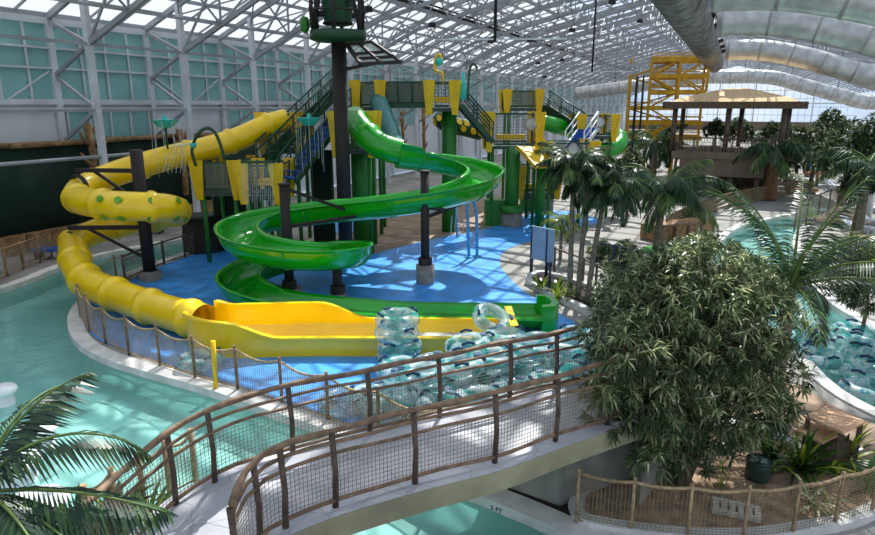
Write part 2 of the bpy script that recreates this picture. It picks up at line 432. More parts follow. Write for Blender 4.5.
bed('far_bed',[(600,262),(640,262),(700,262),(716,300),(680,320),(630,300)],'mulch',.06)
bed('turf_mat',[(646,247),(690,246),(694,253),(648,255)],'turf',.04)
bed('shore_bed',[(60,530),(150,538),(215,556),(240,600),(100,640),(-60,600),(-40,552)],'mulch',.06)
# ---------------------------------------------------------------- hall shell
mb=MB()
RP=[(31,10.9),(22.5,14.55),(2,19.2),(-18.5,14.55),(-27,10.9)]
RQ=[(31,10.9),(22.5,14.55),(16.4,14.55+6.1*4.65/20.5),(2,19.2),(-18.5,14.55),(-27,10.9)]
for i_,((v0,z0),(v1,z1)) in enumerate(zip(RQ[:-1],RQ[1:])):
    mb.cur=1 if i_<2 else 0
    if i_==2:
        zf_=lambda v_:z0+.25+(z1-z0)*(v0-v_)/(v0-v1)
        for ua,ub,va,vb,c_ in ((U0,16.9,v0,v1,0),(21,U1,v0,v1,0),(16.9,21,v0,7.1,0),(16.9,21,7.1,3.5,1),(16.9,21,3.5,v1,0)):  # out-of-view bay of white sheet, added to shade the footbridge
            mb.cur=c_; mb.quad(UV(ua,va,zf_(va)),UV(ub,va,zf_(va)),UV(ub,vb,zf_(vb)),UV(ua,vb,zf_(vb)))
        continue
    mb.quad(UV(U0,v0,z0+.25),UV(U1,v0,z0+.25),UV(U1,v1,z1+.25),UV(U0,v1,z1+.25))
struct('ceiling',mb,['roof','roofwhite'])
def roofz(v):
    for (v0,z0),(v1,z1) in zip(RP[:-1],RP[1:]):
        if v1<=v<=v0: return z0+(z1-z0)*(v0-v)/(v0-v1)
    return 11
bars=MB()
v=31.0
while v>=-27:
    z=roofz(v)+.12
    bars.beam(UV(U0,v,z),UV(U1,v,z),.09,.2); v-=1.45
u=U0
while u<=U1:
    for (v0,z0),(v1,z1) in zip(RP[:-1],RP[1:]): bars.beam(UV(u,v0,z0+.18),UV(u,v1,z1+.18),.08,.1)
    u+=1.9
struct('trim_1',bars,'truss')
BAY=5.75; FR=[22.05+BAY*k for k in range(-5,31)]
tr=MB(); rods=MB()
for u in FR:
    for (v0,z0),(v1,z1) in zip(RP[:-1],RP[1:]): tr.beam(UV(u,v0,z0),UV(u,v1,z1),.2,.28)
    low=[(28.3,9.6),(22.5,12.2),(2,17.0),(-18.5,12.2),(-25,9.6)]
    for (v0,z0),(v1,z1) in zip(low[:-1],low[1:]): tr.beam(UV(u,v0,z0),UV(u,v1,z1),.2,.24)
    def lowz(v):
        for (v0,z0),(v1,z1) in zip(low[:-1],low[1:]):
            if v1<=v<=v0: return z0+(z1-z0)*(v0-v)/(v0-v1)
        return 9.6
    vs=[28.3,25.4,22.5]+[22.5-2.5625*k for k in range(1,17)]+[-21.7,-25]
    for i,(a,b) in enumerate(zip(vs[:-1],vs[1:])):
        if i%2==0: tr.beam(UV(u,a,lowz(a)),UV(u,b,roofz(b)),.1)
        else: tr.beam(UV(u,a,roofz(a)),UV(u,b,lowz(b)),.1)
    for a in vs[1:-1:2]: tr.beam(UV(u,a,lowz(a)),UV(u,a,roofz(a)),.09)
    tr.beam(UV(u,31,10.8),UV(u,28.3,9.6),.16); tr.beam(UV(u,28.3,9.6),UV(u,31,8.2),.16)
    tr.beam(UV(u,31,8.2),UV(u,28.3,6.6),.14); tr.beam(UV(u,28.3,6.6),UV(u,31,5.0),.14)
struct('trim_2',tr,'truss')
# cross bracing between frames (under the roof plane) and long rails
for u0,u1 in zip(FR[:-1],FR[1:]):
    for va,vb in ((28.3,22.5),(22.5,14.8),(14.8,7.1),(7.1,-.6),(-.6,-8.3),(-8.3,-18)):
        za,zb=roofz(va)-.5,roofz(vb)-.5
        rods.beam(UV(u0,va,za),UV(u1,vb,zb),.07); rods.beam(UV(u0,vb,zb),UV(u1,va,za),.07)
    for v in (25.4,19.9,14.8,9.7,4.5,-.6,-5.7,-10.8):
        zl=lowz(v) if v<28 else 9.6
        um=(u0+u1)/2
        rods.beam(UV(u0,v,zl),UV(um,v,roofz(v)),.08); rods.beam(UV(um,v,roofz(v)),UV(u1,v,zl),.08)
for v in (25.4,19.9,14.8,9.7,4.5,-.6,-5.7,-10.8): rods.beam(UV(FR[0],v,lowz(v)),UV(FR[-1],v,lowz(v)),.1)
rods.beam(UV(U0,28.3,9.6),UV(U1,28.3,9.6),.14)
for z in (6.55,): rods.beam(UV(U0,28.3,z),UV(U1,28.3,z),.13)
rods.tube([UV(8,28.3,4.35),UV(30,28.3,4.35)],.09,8)
struct('trim_3',rods,'truss')
for i,u in enumerate(FR):
    if u<10 or u>190: continue
    c=MB(); c.beam(UV(u,28.3,0),UV(u,28.3,roofz(28.3)),.28,.28,(UX,UY,0)); struct('column_left',c,'white_steel')
# dark service pipes below the kink
sv=MB(); sv.tube([UV(8,22.3,13.9),UV(190,22.3,13.9)],.12,8); sv.tube([UV(8,21.9,14.05),UV(190,21.9,14.05)],.07,8)
tag(sv.build('service_pipe','black'),'pair of dark pipes running the length of the roof','pipe')
# ---- left wall
win=0
wl=MB(); wl.box((0,0,0),(0.01,0.01,0.01)); wl=MB()
wl.beam(UV(U0,31.25,5.6),UV(U1,31.25,5.6),.1,11.2); struct('wall_left',wl,'wallpanel')
tm=MB()
for z,h in ((10.75,.3),(9.5,.1),(8.55,.1),(6.95,.26),(6.6,.12)): tm.beam(UV(U0,31.0,z),UV(U1,31.0,z),.14,h)
for u in FR: tm.beam(UV(u,31.0,0),UV(u,31.0,10.9),.24,.3,(UX,UY,0))
u=U0
while u<U1:
    tm.beam(UV(u,31.03,6.9),UV(u,31.03,10.7),.09,.1,(UX,UY,0)); u+=BAY/4
for k,(a,b) in enumerate(zip(FR[:-1],FR[1:])):
    if k%2==0:
        tm.beam(UV(a+.3,30.98,8.4),UV(a+BAY*.45,30.98,7.0),.07)
        tm.beam(UV(b-.3,30.98,8.4),UV(b-BAY*.45,30.98,7.0),.07)
struct('trim_4',tm,'white_steel')
for k,(a,b) in enumerate(zip(FR[:-1],FR[1:])):
    w=MB(); w.beam(UV(a+.1,31.14,8.8),UV(b-.1,31.14,8.8),.05,3.7); struct('window_%d'%(k+1),w,'tealpane')
for k,(a,b) in enumerate(zip(FR[:-1],FR[1:])):
    if k%2==1 or k==0: 
        w=MB(); w.beam(UV(a+.4,31.14,5.7),UV(b-.3,31.14,5.7),.05,1.75); struct('window_%d'%(k+21),w,'tealpane')
        f=MB()
        for q in range(5): f.beam(UV(a+.4+q*(BAY-.7)/4,31.05,4.7),UV(a+.4+q*(BAY-.7)/4,31.05,6.6),.09,.1,(UX,UY,0))
        struct('trim_%d'%(k+5),f,'white_steel')
# dark green curtain along the lower left wall, tan logs over it
uu=[U0+.25*i for i in range(int((38-U0)/.25)+1)]
cur=MB(); n=0
for i,u in enumerate(uu):
    o=.06*math.sin(u*2.2)+.03*math.sin(u*5.7)
    cur.v+=[tuple(UV(u,30.62+o,.25)),tuple(UV(u,30.62+o*.3,4.9)),tuple(UV(u,30.72+o*.3,4.9)),tuple(UV(u,30.72+o,.25))]
    if i:
        b=4*i
        for q in range(4): cur.face((b-4+q,b+q,b+(q+1)%4,b-4+(q+1)%4),True)
ct=tag(recenter(cur.build('wall_curtain','curtain')),'tall dark green curtain hanging along the left wall','curtain')
lg=MB()
for k in range(9):
    a=-6+k*5; lg.tube([UV(a,30.55,5.0+R.uniform(-.05,.05)),UV(a+4.9,30.55,5.0+R.uniform(-.05,.05))],[.14,.12],8)
    o=lg.build('log_trim','log'); recenter(o); tag(o,'tan log lying along the top edge of the green curtain','log','logs along the curtain top'); lg=MB()
for k in range(7):
    a=2+k*4.2; lg=MB(); lg.beam(UV(a,30.2,.45),UV(a+4.1,30.2,.45),.5,.85)
    o=recenter(lg.build('timber_planter','log')); tag(o,'low tan timber planter box at the foot of the green curtain','planter','timber planters under the curtain')
# tree-trunk shaped timber props on the wall
def prop(u,v,z0,z1,label):
    t=thing('wall_prop',label,'decoration',UV(u,v,z0),'timber trunks on the left wall')
    mb=MB(); mb.tube([UV(u,v,z0),UV(u+.1,v,(z0+z1)/2),UV(u-.05,v,z1)],[.2,.16,.2],9); mb.build('trunk','log',t)
    for k in range(5):
        b=MB(); z=z0+(z1-z0)*(.35+.15*k); s=-1 if k%2 else 1
        b.tube([UV(u,v,z-.4),UV(u+s*.45,v-.1,z),UV(u+s*(.6+.3*R.random()),v-.15,z+.35)],[.13,.1,.06],7); b.build('branch','log',t)
prop(22.9,30.2,2.3,5.9,'tan trunk shaped prop on the left wall behind the first yellow coil')
prop(28.9,30.2,1.5,5.4,'tan trunk shaped prop on the wall behind the sloping yellow tube')
prop(57.2,30.2,1.5,6.2,'tan trunk shaped prop under the net walled sky bridge')
prop(62,30.2,0.5,6.6,'tallest trunk shaped prop, just left of the green tower post')
# ---- end wall glazing
ew=MB()
ew.quad(UV(U1,31,0),UV(U1,-27,0),UV(U1,-27,10.9),UV(U1,-18.5,14.55),UV(U1,2,19.2),UV(U1,22.5,14.55),UV(U1,31,10.9))
struct('wall_back',ew,'pane')
em=MB()
for z in (4.2,6.3,8.4,10.6): em.beam(UV(U1-.1,31,z),UV(U1-.1,-27,z),.1,.16)
v=31
while v>-27: em.beam(UV(U1-.1,v,0),UV(U1-.1,v,roofz(v)),.1,.14,(UX,UY,0)); v-=1.6
for v in (-3,-10,-17,6,14,22): em.beam(UV(U1-.3,v,0),UV(U1-.3,v,roofz(v)),.35,.35,(UX,UY,0))
em.beam(UV(U1-.3,31,7.2),UV(U1-.3,-27,7.2),.25,.4)
struct('trim_30',em,'white_steel')
wb=MB(); wb.beam(UV(U1-.5,31,1.2),UV(U1-.5,-27,1.2),.3,2.4); struct('wall_back_base',wb,'brownwall')
# ---- ducts
def duct(pts,r,name,label,group,m='duct',step=1.6):
    t=thing(name,label,'air duct',pts[0]-Vector((0,0,r)),group)
    big=step>1; q=resample(pts,step/(16 if big else 4)); mb=MB(); nn=16 if big else 4
    mb.tube(q,[r+((.03 if big else .1) if i%nn==2 else 0) for i in range(len(q))],20)
    mb.mi=[1 if big and (j//20)%nn in (1,) else 0 for j in range(len(mb.f))]
    mb.build('duct_run',[m,'seam'],t)
    for q in resample(pts,6)[1:]:
        v_=q.x*VX+q.y*VY
        if -26<v_<30:
            hang=MB(); hang.beam(q+Vector((0,0,r*.95)),Vector((q.x,q.y,roofz(v_))),.06); hang.build('hanger','black',t)
    return t
hd=[UV(2+.75*k*2,2.45+.012*k,10.95) for k in range(0,50)]
h=duct(hd,.8,'main_air_duct','big ribbed main air duct running away under the ridge',None,'ductend',.55)
for k in range(12):
    noz=MB()
    q=UV(8+5.1*k,2.9,10.95)
    noz.cyl(q+UV(0,-.6,.3),q+UV(0,-1.15,.5),.16,.16,8); noz.build('nozzle','dark',h.children[0])
names=['nearest silver branch duct across the upper right corner','second silver branch duct from the camera, bending down to the right','third silver branch duct, bending in front of the right roof slope','farthest silver branch duct, arching above the straw roof']
for (u,zz,r),lb in zip(((28,10.95,.72),(38,10.95,.68),(57,10.95,.78),(104,10.7,.95)),names):
    vs=[1.6,-1,-4,-7,-10,-13,-16,-19,-22] if u<80 else [24,18,12,6,2,-1,-4,-7,-10,-12.5,-14.5,-17]
    ps=[]
    for q in vs:
        if u<80: z=zz-max(0,(0-q))*.1-max(0,(-2.5-q))*.24
        else: z=zz-max(0,-3-q)*.3+max(0,-15-q)*.3-max(0,q-6)*.12
        ps.append(UV(u,q,z))
    duct(smooth(ps,4),r,'branch_air_duct',lb,'branch air ducts','duct',2.2)
# small dark lamp boxes and rods under the roof
for k,(x,y) in enumerate([(368,9),(432,25),(572,30),(530,40),(612,2),(538,63),(491,41),(562,60),(545,77),(688,9),(760,25),(640,21),(493,40)]):
    r=ray(x,y); p=None
    for q in range(200):
        d=12+q*.5; tt=d/r[1]; p=Vector((r[0]*tt,r[1]*tt,H+r[2]*tt)); v_=p.x*VX+p.y*VY
        if p.z>=lowz(max(-24.9,min(28.2,v_)))-.35: break
    if p.y>95: continue
    t=thing('roof_floodlight','small dark floodlight box hung among the white roof trusses','lamp',p,'floodlights in the roof')
    b=MB(); b.box(p,(.5,.4,.32),.4,.8); b.build('housing','dark',t)
    b=MB(); b.beam(p+Vector((0,0,.1)),Vector((p.x,p.y,lowz(max(-24.9,min(28.2,p.x*VX+p.y*VY))))),.05); b.build('bracket','black',t)
for x,y0,y1,Y,lb in ((495,0,40,30,'dark hanging drop pipe in front of the roof, nearest the camera'),(592,42,72,52,'dark hanging drop pipe above the far play platforms')):
    a=at(x,y1,Y); b=MB(); zt=roofz(a.x*VX+a.y*VY)
    t=thing('drop_pipe',lb,'pipe',a)
    b.cyl(a,Vector((a.x,a.y,zt)),.07,.07,8); b.build('pipe','black',t)
    b=MB(); b.beam(a-Vector((2.5,0,-.02)),a+Vector((3.2,0,.05)),.06); b.build('cross_pipe','white_steel',t)
# ---------------------------------------------------------------- slides
def arc(r,a0,a1,n,th=.05,lip=.07):
    """half-pipe section: outer then inner; angles measured from straight down"""
    o=[(r*math.sin(a0+(a1-a0)*i/n),-r*math.cos(a0+(a1-a0)*i/n)) for i in range(n+1)]
    k=[((r-th)*x/r,(r-th)*y/r) for x,y in o][::-1]
    l1=[(o[-1][0]+lip*math.copysign(1,o[-1][0]),o[-1][1]+.02)] if lip else []
    return o+k
def flume_prof(r,wall,n=10,th=.05,lip=.09):
    pts=[(r*math.sin(t),-r*math.cos(t)) for t in [-PI/2+PI*i/n for i in range(n+1)]]
    pts=[(-r,wall)]+pts+[(r,wall)]
    inn=[((r-th)*x/r,y+th if abs(x)<r*.98 else y) for x,y in pts]
    inn[0]=(-(r-th),wall); inn[-1]=(r-th,wall)
    out=[(-r-lip,wall-.05),(-r-lip,wall+.03)]
    # closed loop: inner left->right, lip right, outer right->left, lip left
    return inn+[(r+lip,wall+.03),(r+lip,wall-.03),(r,wall-.05)]+pts[1:-1][::-1]+[(-r,wall-.05),(-r-lip,wall-.03),(-r-lip,wall+.03)]
# ---- yellow tube slide
t_y=thing('yellow_water_slide','yellow enclosed tube slide coiling at the left and ending in an open trough','water slide',(-11.4,24.0,0))
yp=[at(x,y,d) for x,y,d in ((286,120,31.4),(266,126,30.8),(240,138,30),(205,149,29),(168,158,28),(130,169,27.2),(100,180,26.4),(80,191,25.3),(80,200,24.2),(100,204,23.3),(126,206,22.8),(152,207,23),(170,208.5,23.8),(175,212,24.9),(160,217,25.9),(132,222,26.4),(104,229,26.2),(82,238,25.4),(73,248,24.3))]
yp+= [G(84,278,.92),G(120,296,.70),G(168,312,.62),G(206,322,.6)]
yc=smooth(yp,8); rr=[]
q=resample(yc,.11)
mb=MB(); mb.tube(q,[.6 if i%18 in (8,9) else .525 for i in range(len(q))],20,False); yt=mb.build('tube_run','yellow',t_y)
# green spots on the middle coil
for i in range(8):
    for ph in (.55,-.75):
        f=i/7.0; j=int(len(q)*.40+f*len(q)*.155)
        d=(q[j+1]-q[j-1]).normalized(); a=d.cross(Vector((0,0,1))).normalized(); b=a.cross(d)
        nrm=a*math.cos(ph)+b*math.sin(ph); c=q[j]+nrm*.55
        tdir=-a*math.sin(ph)+b*math.cos(ph)
        sb=MB(); sb.plate([c+d*(.15*math.cos(k*PI/5))+tdir*(.13*math.sin(k*PI/5)) for k in range(10)],.03,nrm); sb.build('spot','green_spot',yt)
# open trough
yo=smooth([G(202,321,.62),G(230,327,.62),(-3.85,17.5,.62),(-1.9,17.5,.62),(0,17.5,.62),(2.0,17.5,.62)],9)
def yprof(i,t):
    s=lambda x:max(0,min(1,x)); k=s((t-.02)/.3); k=k*k*(3-2*k); w=.53+.32*s(t/.22)
    kl=s((t-.43)/.16); kl=kl*kl*(3-2*kl); kr=s((t-.22)/.13); kr=kr*kr*(3-2*kr); hl=.5-.06*s(t/.1)-.5*kl; hr=.45-.47*kr     # left (far) wall tall, near wall low
    
    b=-.5
    th=.06
    return [(-w+th,hl),(-w+th,b*.4),(-w*.6,b),(w*.6,b),(w-th,b*.4),(w-th,hr),(w+.1,hr),(w+.1,hr-.06),(w,hr-.06),(w,b-.1),(-w,b-.1),(-w,hl-.06),(-w-.1,hl-.06),(-w-.1,hl)]
mb=MB(); mb.sweep(yo,yprof,smooth=False); mb.build('open_trough','yellow',t_y)
w_=MB(); w_.box((.2,17.55,.2),(3.6,1.0,.04)); w_.build('shallow_water','clearvinyl',t_y)
mb=MB(); mb.box(yo[-1]+Vector((.12,.05,-.15)),(.22,1.75,.9)); mb.build('end_stop','yellow',t_y)
for k,x in enumerate((206,)):
    p=G(216,390,0); mb=MB(); mb.tube([p,p+Vector((0,.1,1.25))],.06,8); o=mb.build('yellow_post','yellowp'); recenter(o); tag(o,'short yellow post standing behind the net fence below the yellow slide','post')
# support mast of the yellow coil
MC=Vector((-11.5,24.75,0))
t=thing('slide_mast','tall dark mast inside the yellow coil carrying its arms','mast',MC)
mb=MB(); mb.cyl(MC,MC+Vector((0,0,5.15)),.24,.24,14); mb.build('mast','black',t)
for (tip,z) in ((at(78,180,25.0),4.35),(at(70,240,24.6),2.15)):
    mb=MB(); mb.beam(MC+Vector((0,0,z)),Vector((tip.x,tip.y,z)),.14,.16); arm=mb.build('arm','black',t)
    mb=MB(); mb.beam(MC+Vector((0,0,z-1.3)),Vector((tip.x*.72+MC.x*.28,tip.y,z-.05)),.1); mb.build('strut','black',arm)
    mb=MB(); c=Vector((tip.x,tip.y,z-.85))
    mb.tube([c+Vector((.35*math.cos(a)*1.7,-.5*math.cos(a)*.9,.64*math.sin(a))) for a in [PI*k/10 for k in range(11)]],.08,6); mb.build('clamp_hoop','black',arm)
mb=MB(); mb.lathe(MC,[(.42,0.02),(.42,.35),(.3,.36),(.3,0.4)],14); mb.build('footing','footing',t)
mb=MB(); mb.beam(MC+Vector((0,0,3.4)),Vector((-12.3,26.7,4.0)),.1); mb.build('strut','black',t)
# ---- green flume
t_g=thing('green_water_slide','bright green open flume winding in loops to a long runout','water slide',(-5,23,0))
gt=smooth([(-3.75,29.9,6.2),(-3.55,29.2,5.95),(-3.0,28.5,5.45),(-2.4,28.2,5.05),(-1.5,28.3,4.78)],7); q=resample(gt,.2)
mb=MB(); mb.tube(q,[.64 if i in (3,9) else .57 for i in range(len(q))],18,False); mb.build('tube_run','green',t_g)
gp=[(-1.75,28.28,4.82),(-.9,28.5,4.68),(.2,28.75,4.5),(1.4,28.2,4.3),(2.0,26.9,4.1),(1.5,25.5,3.85),(.2,24.8,3.55),(-1.5,24.9,3.25),(-3.2,25.2,3.02),(-5.1,25.3,2.82),(-6.7,24.7,2.64),(-7.35,23.3,2.46),(-6.7,21.8,2.28),(-5.2,21.0,2.14),(-3.8,21.2,2.02),(-3.1,22.3,1.86),(-3.6,23.5,1.62),(-5.2,24.0,1.36),(-6.6,23.4,1.08),(-7.1,22.1,.86),(-6.5,21.0,.75),(-5.3,20.3,.72),(-4.0,19.8,.70),(-2.6,19.45,.68),(-1.2,19.2,.66),(0,19.1,.66),(1.6,19.0,.66),(3.2,18.95,.66)]
gq=smooth(gp,7)
def gprof(i,t):
    k=max(0,min(1,(t-.72)/.1)); k=k*k*(3-2*k)
    e=max(0,min(1,(.12-t)/.1))
    r=.70-.10*k; wl=.12-.27*k
    return flume_prof(r,wl+.25*e*(1 if t<.04 else 0))
mb=MB(); mb.sweep(gq,gprof); flm=mb.build('flume','green',t_g)
for j in range(8,len(gq)-30,14):
    d=(gq[j+1]-gq[j-1]).normalized(); a=d.cross(Vector((0,0,1))).normalized(); b=a.cross(d)
    r=.715 if j<len(gq)*.72 else .63
    jm=MB(); jm.tube([gq[j]+a*(r*math.sin(x))-b*(r*math.cos(x)) for x in [-PI/2+PI*k/12 for k in range(13)]],.035,6); jm.build('joint_flange','green',flm)
mb=MB(); e=gq[-1]; mb.prism([e+Vector(p) for p in ((-.05,-.66,0),(.35,-.6,0),(.5,-.3,0),(.5,.3,0),(.35,.6,0),(-.05,.66,0),(-.05,.5,0),(.2,.42,0),(.3,.2,0),(.3,-.2,0),(.2,-.42,0),(-.05,-.5,0))],.02,.95); mb.build('end_wall','green',t_g)
mb=MB(); mb.box((.6,19.05,.24),(5.4,.75,.04)); mb.build('shallow_water','clearvinyl',t_g)
def smast(c,h,lb,arms=(),foot=.5,fz=.55,r=.17):
    t=thing('slide_support',lb,'support column',c,None); 
    mb=MB(); mb.cyl(c,c+Vector((0,0,h)),r,r,14); mb.build('column','black',t)
    mb=MB(); mb.cyl(c+Vector((0,0,h)),c+Vector((0,0,h+.06)),r+.04,r+.04,14); mb.build('cap','black',t)
    mb=MB(); mb.lathe(c,[(foot,.02),(foot,fz),(0.02,fz)],16); mb.build('footing','footing',t)
    mb=MB(); mb.lathe(c,[(r+.1,fz),(r+.1,fz+.28),(r,fz+.28)],14); mb.build('collar','black',t)
    for a,b in arms:
        mb=MB(); mb.beam(c+Vector((0,0,a)),pv(b),.11); mb.build('arm','black',t)
    return t
smast(Vector((-5.45,22.7,0)),4.05,'dark support column in the middle of the left green loop',[(2.55,(-3.2,24.6,2.6)),(3.95,(-3.4,24.8,2.75)),(1.6,(-5.3,23.6,1.0)),(1.7,(-6.0,21.6,1.7))],.45,.25)
smast(Vector((-.48,24.3,0)),4.35,'dark support column on a tall grey footing under the right green bend',[(3.0,(.3,24.3,2.9)),(2.6,(1.2,25.2,3.1))],.36,.75)
smast(Vector((-3.55,21.9,0)),1.5,'short dark support column under the cut end of the front green loop',[],.3,.3)
# ---- big bucket mast
BC=Vector((-4.1,28,0))
t=thing('bucket_mast','tall dark mast with the tipping bucket ring high up under the roof','mast',BC)
mb=MB(); mb.cyl(BC,BC+Vector((0,0,9.3)),.31,.31,16); mb.build('mast','black',t)
mb=MB(); mb.lathe(BC+Vector((0,0,9.3)),[(.3,0),(1.0,.05),(1.16,.12),(1.16,.45),(.95,.45),(.9,.3),(.3,.25)],24); mb.build('ring_platform','dgreen',t)
for k in range(6):
    a=PI/6+k*PI/3; p=BC+Vector((1.08*math.cos(a),1.08*math.sin(a),9.7)); mb=MB()
    mb.tube([p,p+Vector((.06*math.cos(a),.06*math.sin(a),.8)),p+Vector((-.05*math.cos(a),-.05*math.sin(a),2.6))],.085,6); mb.build('upright','black',t)
for z in (10.5,):
    mb=MB(); c=BC+Vector((0,0,z)); mb.tube([c+Vector((1.1*math.cos(k*PI/10),1.1*math.sin(k*PI/10),0)) for k in range(20)],.05,6,closed=True); mb.build('hoop','black',t)
mb=MB(); c=BC+Vector((0,0,10.4)); mb.tube([c+Vector((-.75,-.3,0)),c+Vector((.75,.3,0))],.12,8); mb.build('axle','black',t)
for s in (-1,1):
    mb=MB(); mb.beam(BC+Vector((s*.95,-.4,9.75)),BC+Vector((s*.62,-.45,11.3)),.16); mb.build('bucket_arm','black',t)
mb=MB(); mb.lathe(BC+Vector((-1.3,-.3,9.65)),[(.05,0),(.16,.1),(.2,.35),(.14,.6),(.03,.64)],12); mb.build('side_pod','pgreen',t)
# canopy panel on the mast
a0=at(347,45,27.6); a1=at(372,42,27.6); a2=at(401,62,26.2); a3=at(361,64,26.2)
for (p,qq) in ((a0,a1),(a1,a2),(a2,a3),(a3,a0),((a0+a1)/2,(a2+a3)/2),((a0+a3)/2,(a1+a2)/2),(a0*.25+a3*.75,a1*.25+a2*.75)):
    mb=MB(); mb.beam(p,qq,.13); mb.build('canopy_bar','black',t)
mb=MB(); mb.quad(a0,a1,a2,a3); mb.build('canopy_sheet','canopy',t)
mb=MB(); mb.beam(BC+Vector((0,0,8.2)),a2*.3+a3*.7,.12); mb.build('canopy_brace','black',t)
t=thing('tipping_bucket','dark green giant bucket held above the ring of the mast','bucket',BC+Vector((0,0,9.98)))
mb=MB(); mb.lathe(BC+Vector((0,0,9.98)),[(.02,0),(.5,0),(.56,.12),(.72,1.4),(.78,2.2),(.72,2.2),(.66,1.4),(.5,.15),(.02,.1)],20); bk=mb.build('bucket','dgreen',t)
mb=MB(); c=BC+Vector((0,0,10.05)); mb.tube([c+Vector((.58*math.cos(k*PI/10),.58*math.sin(k*PI/10),0)) for k in range(20)],.05,6,closed=True); mb.build('rim_band','black',bk)
# ---------------------------------------------------------------- play structure
GRP='play platforms'
def panel(mb,p,dx,w0,w1,h,lean,th=.07):
    """flared corner panel: wide top, narrow foot; dx = direction along the face"""
    dx=pv(dx); n=Vector((0,0,1)).cross(dx)
    mb.plate([p-dx*(w1/2),p+dx*(w1/2),p+dx*(w0/2)-n*lean+Vector((0,0,h)),p-dx*(w0/2)-n*lean+Vector((0,0,h))],th,n)
def platform(x0,x1,yt,yf,Y,D,label,mid=True,front='net',seats=False,legs='pgreen',legz=0,hang=.35,rightrail=True,ring=False):
    """deck with flared yellow corner panels; pixel span x0..x1, rail top yt, deck line yf at depth Y"""
    a=at(x0,yt,Y); b=at(x1,yt,Y); zt=a.z; zf=at((x0+x1)/2,yf,Y).z
    X0,X1=a.x+.15,b.x-.15; h=zt-zf
    t=thing('play_platform',label,'play platform',((X0+X1)/2,Y+D/2,zf),GRP)
    mb=MB(); mb.box(((X0+X1)/2,Y+D/2,zf-.09),(X1-X0,D,.18)); mb.build('deck','netdark',t)
    cs=[(X0,Y),(X1,Y),(X1,Y+D),(X0,Y+D)]
    for i,(x,y) in enumerate(cs):
        mb=MB(); p=Vector((x,y-.04 if y==Y else y+.04,zf-hang)); panel(mb,p,(1,0,0) if y==Y else (-1,0,0),.62,.3,h+hang,.16); mb.build('corner_panel','yellowp',t)
        if i in (1,2):
            mb=MB(); p=Vector((x+.04,y,zf-hang)); panel(mb,p,(0,1,0),.5,.26,h+hang,.16); mb.build('corner_panel','yellowp',t)
        mb=MB(); mb.cyl((x,y,zf-.1),(x,y,zt-.05),.06,.06,8); mb.build('corner_post','dgreen',t)
        if legs:
            mb=MB(); mb.cyl((x*.85+.15*(X0+X1)/2,y*.9+.1*(Y+D/2),legz),(x*.85+.15*(X0+X1)/2,y*.9+.1*(Y+D/2),zf-.15),.1,.1,8); mb.build('leg',legs,t)
    for (p,qq) in ((cs[0],cs[1]),(cs[1],cs[2]),(cs[2],cs[3]),(cs[3],cs[0])):
        P0=Vector((p[0],p[1],0)); P1=Vector((qq[0],qq[1],0)); d=(P1-P0).normalized()*.3; P0=P0+d; P1=P1-d
        if (P1-P0).dot(d)<0: continue
        mb=MB(); mb.beam(P0+Vector((0,0,zt-.12)),P1+Vector((0,0,zt-.12)),.07); mb.build('top_rail','dgreen',t)
        mb=MB(); mb.beam(P0+Vector((0,0,zf+.1)),P1+Vector((0,0,zf+.1)),.06,.12); mb.build('kick_rail','dgreen',t)
        m=net([P0+Vector((0,0,zf+.1)),P1+Vector((0,0,zf+.1))],[P0+Vector((0,0,zt-.12)),P1+Vector((0,0,zt-.12))],.16,.009); m.build('net_panel','netdark',t)
    if front=='film':
        P0=Vector((X0+.3,Y-.02,zf+.1)); P1=Vector((X1-.3,Y-.02,zf+.1)); H_=Vector((0,0,h-.25)); mb=MB(); mb.plate([P0,P1,P1+H_,P0+H_],.02,(0,1,0)); mb.build('screen_panel','film',t)
    if seats:
        mb=MB(); mb.box(((X0+X1)/2,Y+D*.6,zf+.42),((X1-X0)*.6,.35,.3)); mb.build('play_box','yellowp',t)
    if ring:
        c=Vector(((X0+X1)/2+.1,Y-.06,zf+h*.62)); mb=MB(); n=16; R_=.27
        mb.tube([c+Vector((R_*math.cos(2*PI*k/n),0,R_*math.sin(2*PI*k/n))) for k in range(n)],.06,6,closed=True); pr_=mb.build('porthole_ring','netgrey',t)
        mb=MB(); mb.plate([c+Vector((R_*math.cos(2*PI*k/n),-.02,R_*math.sin(2*PI*k/n))) for k in range(n)],.03,(0,-1,0)); mb.build('porthole_bubble','clearvinyl',pr_)
    return t,X0,X1,zf,zt
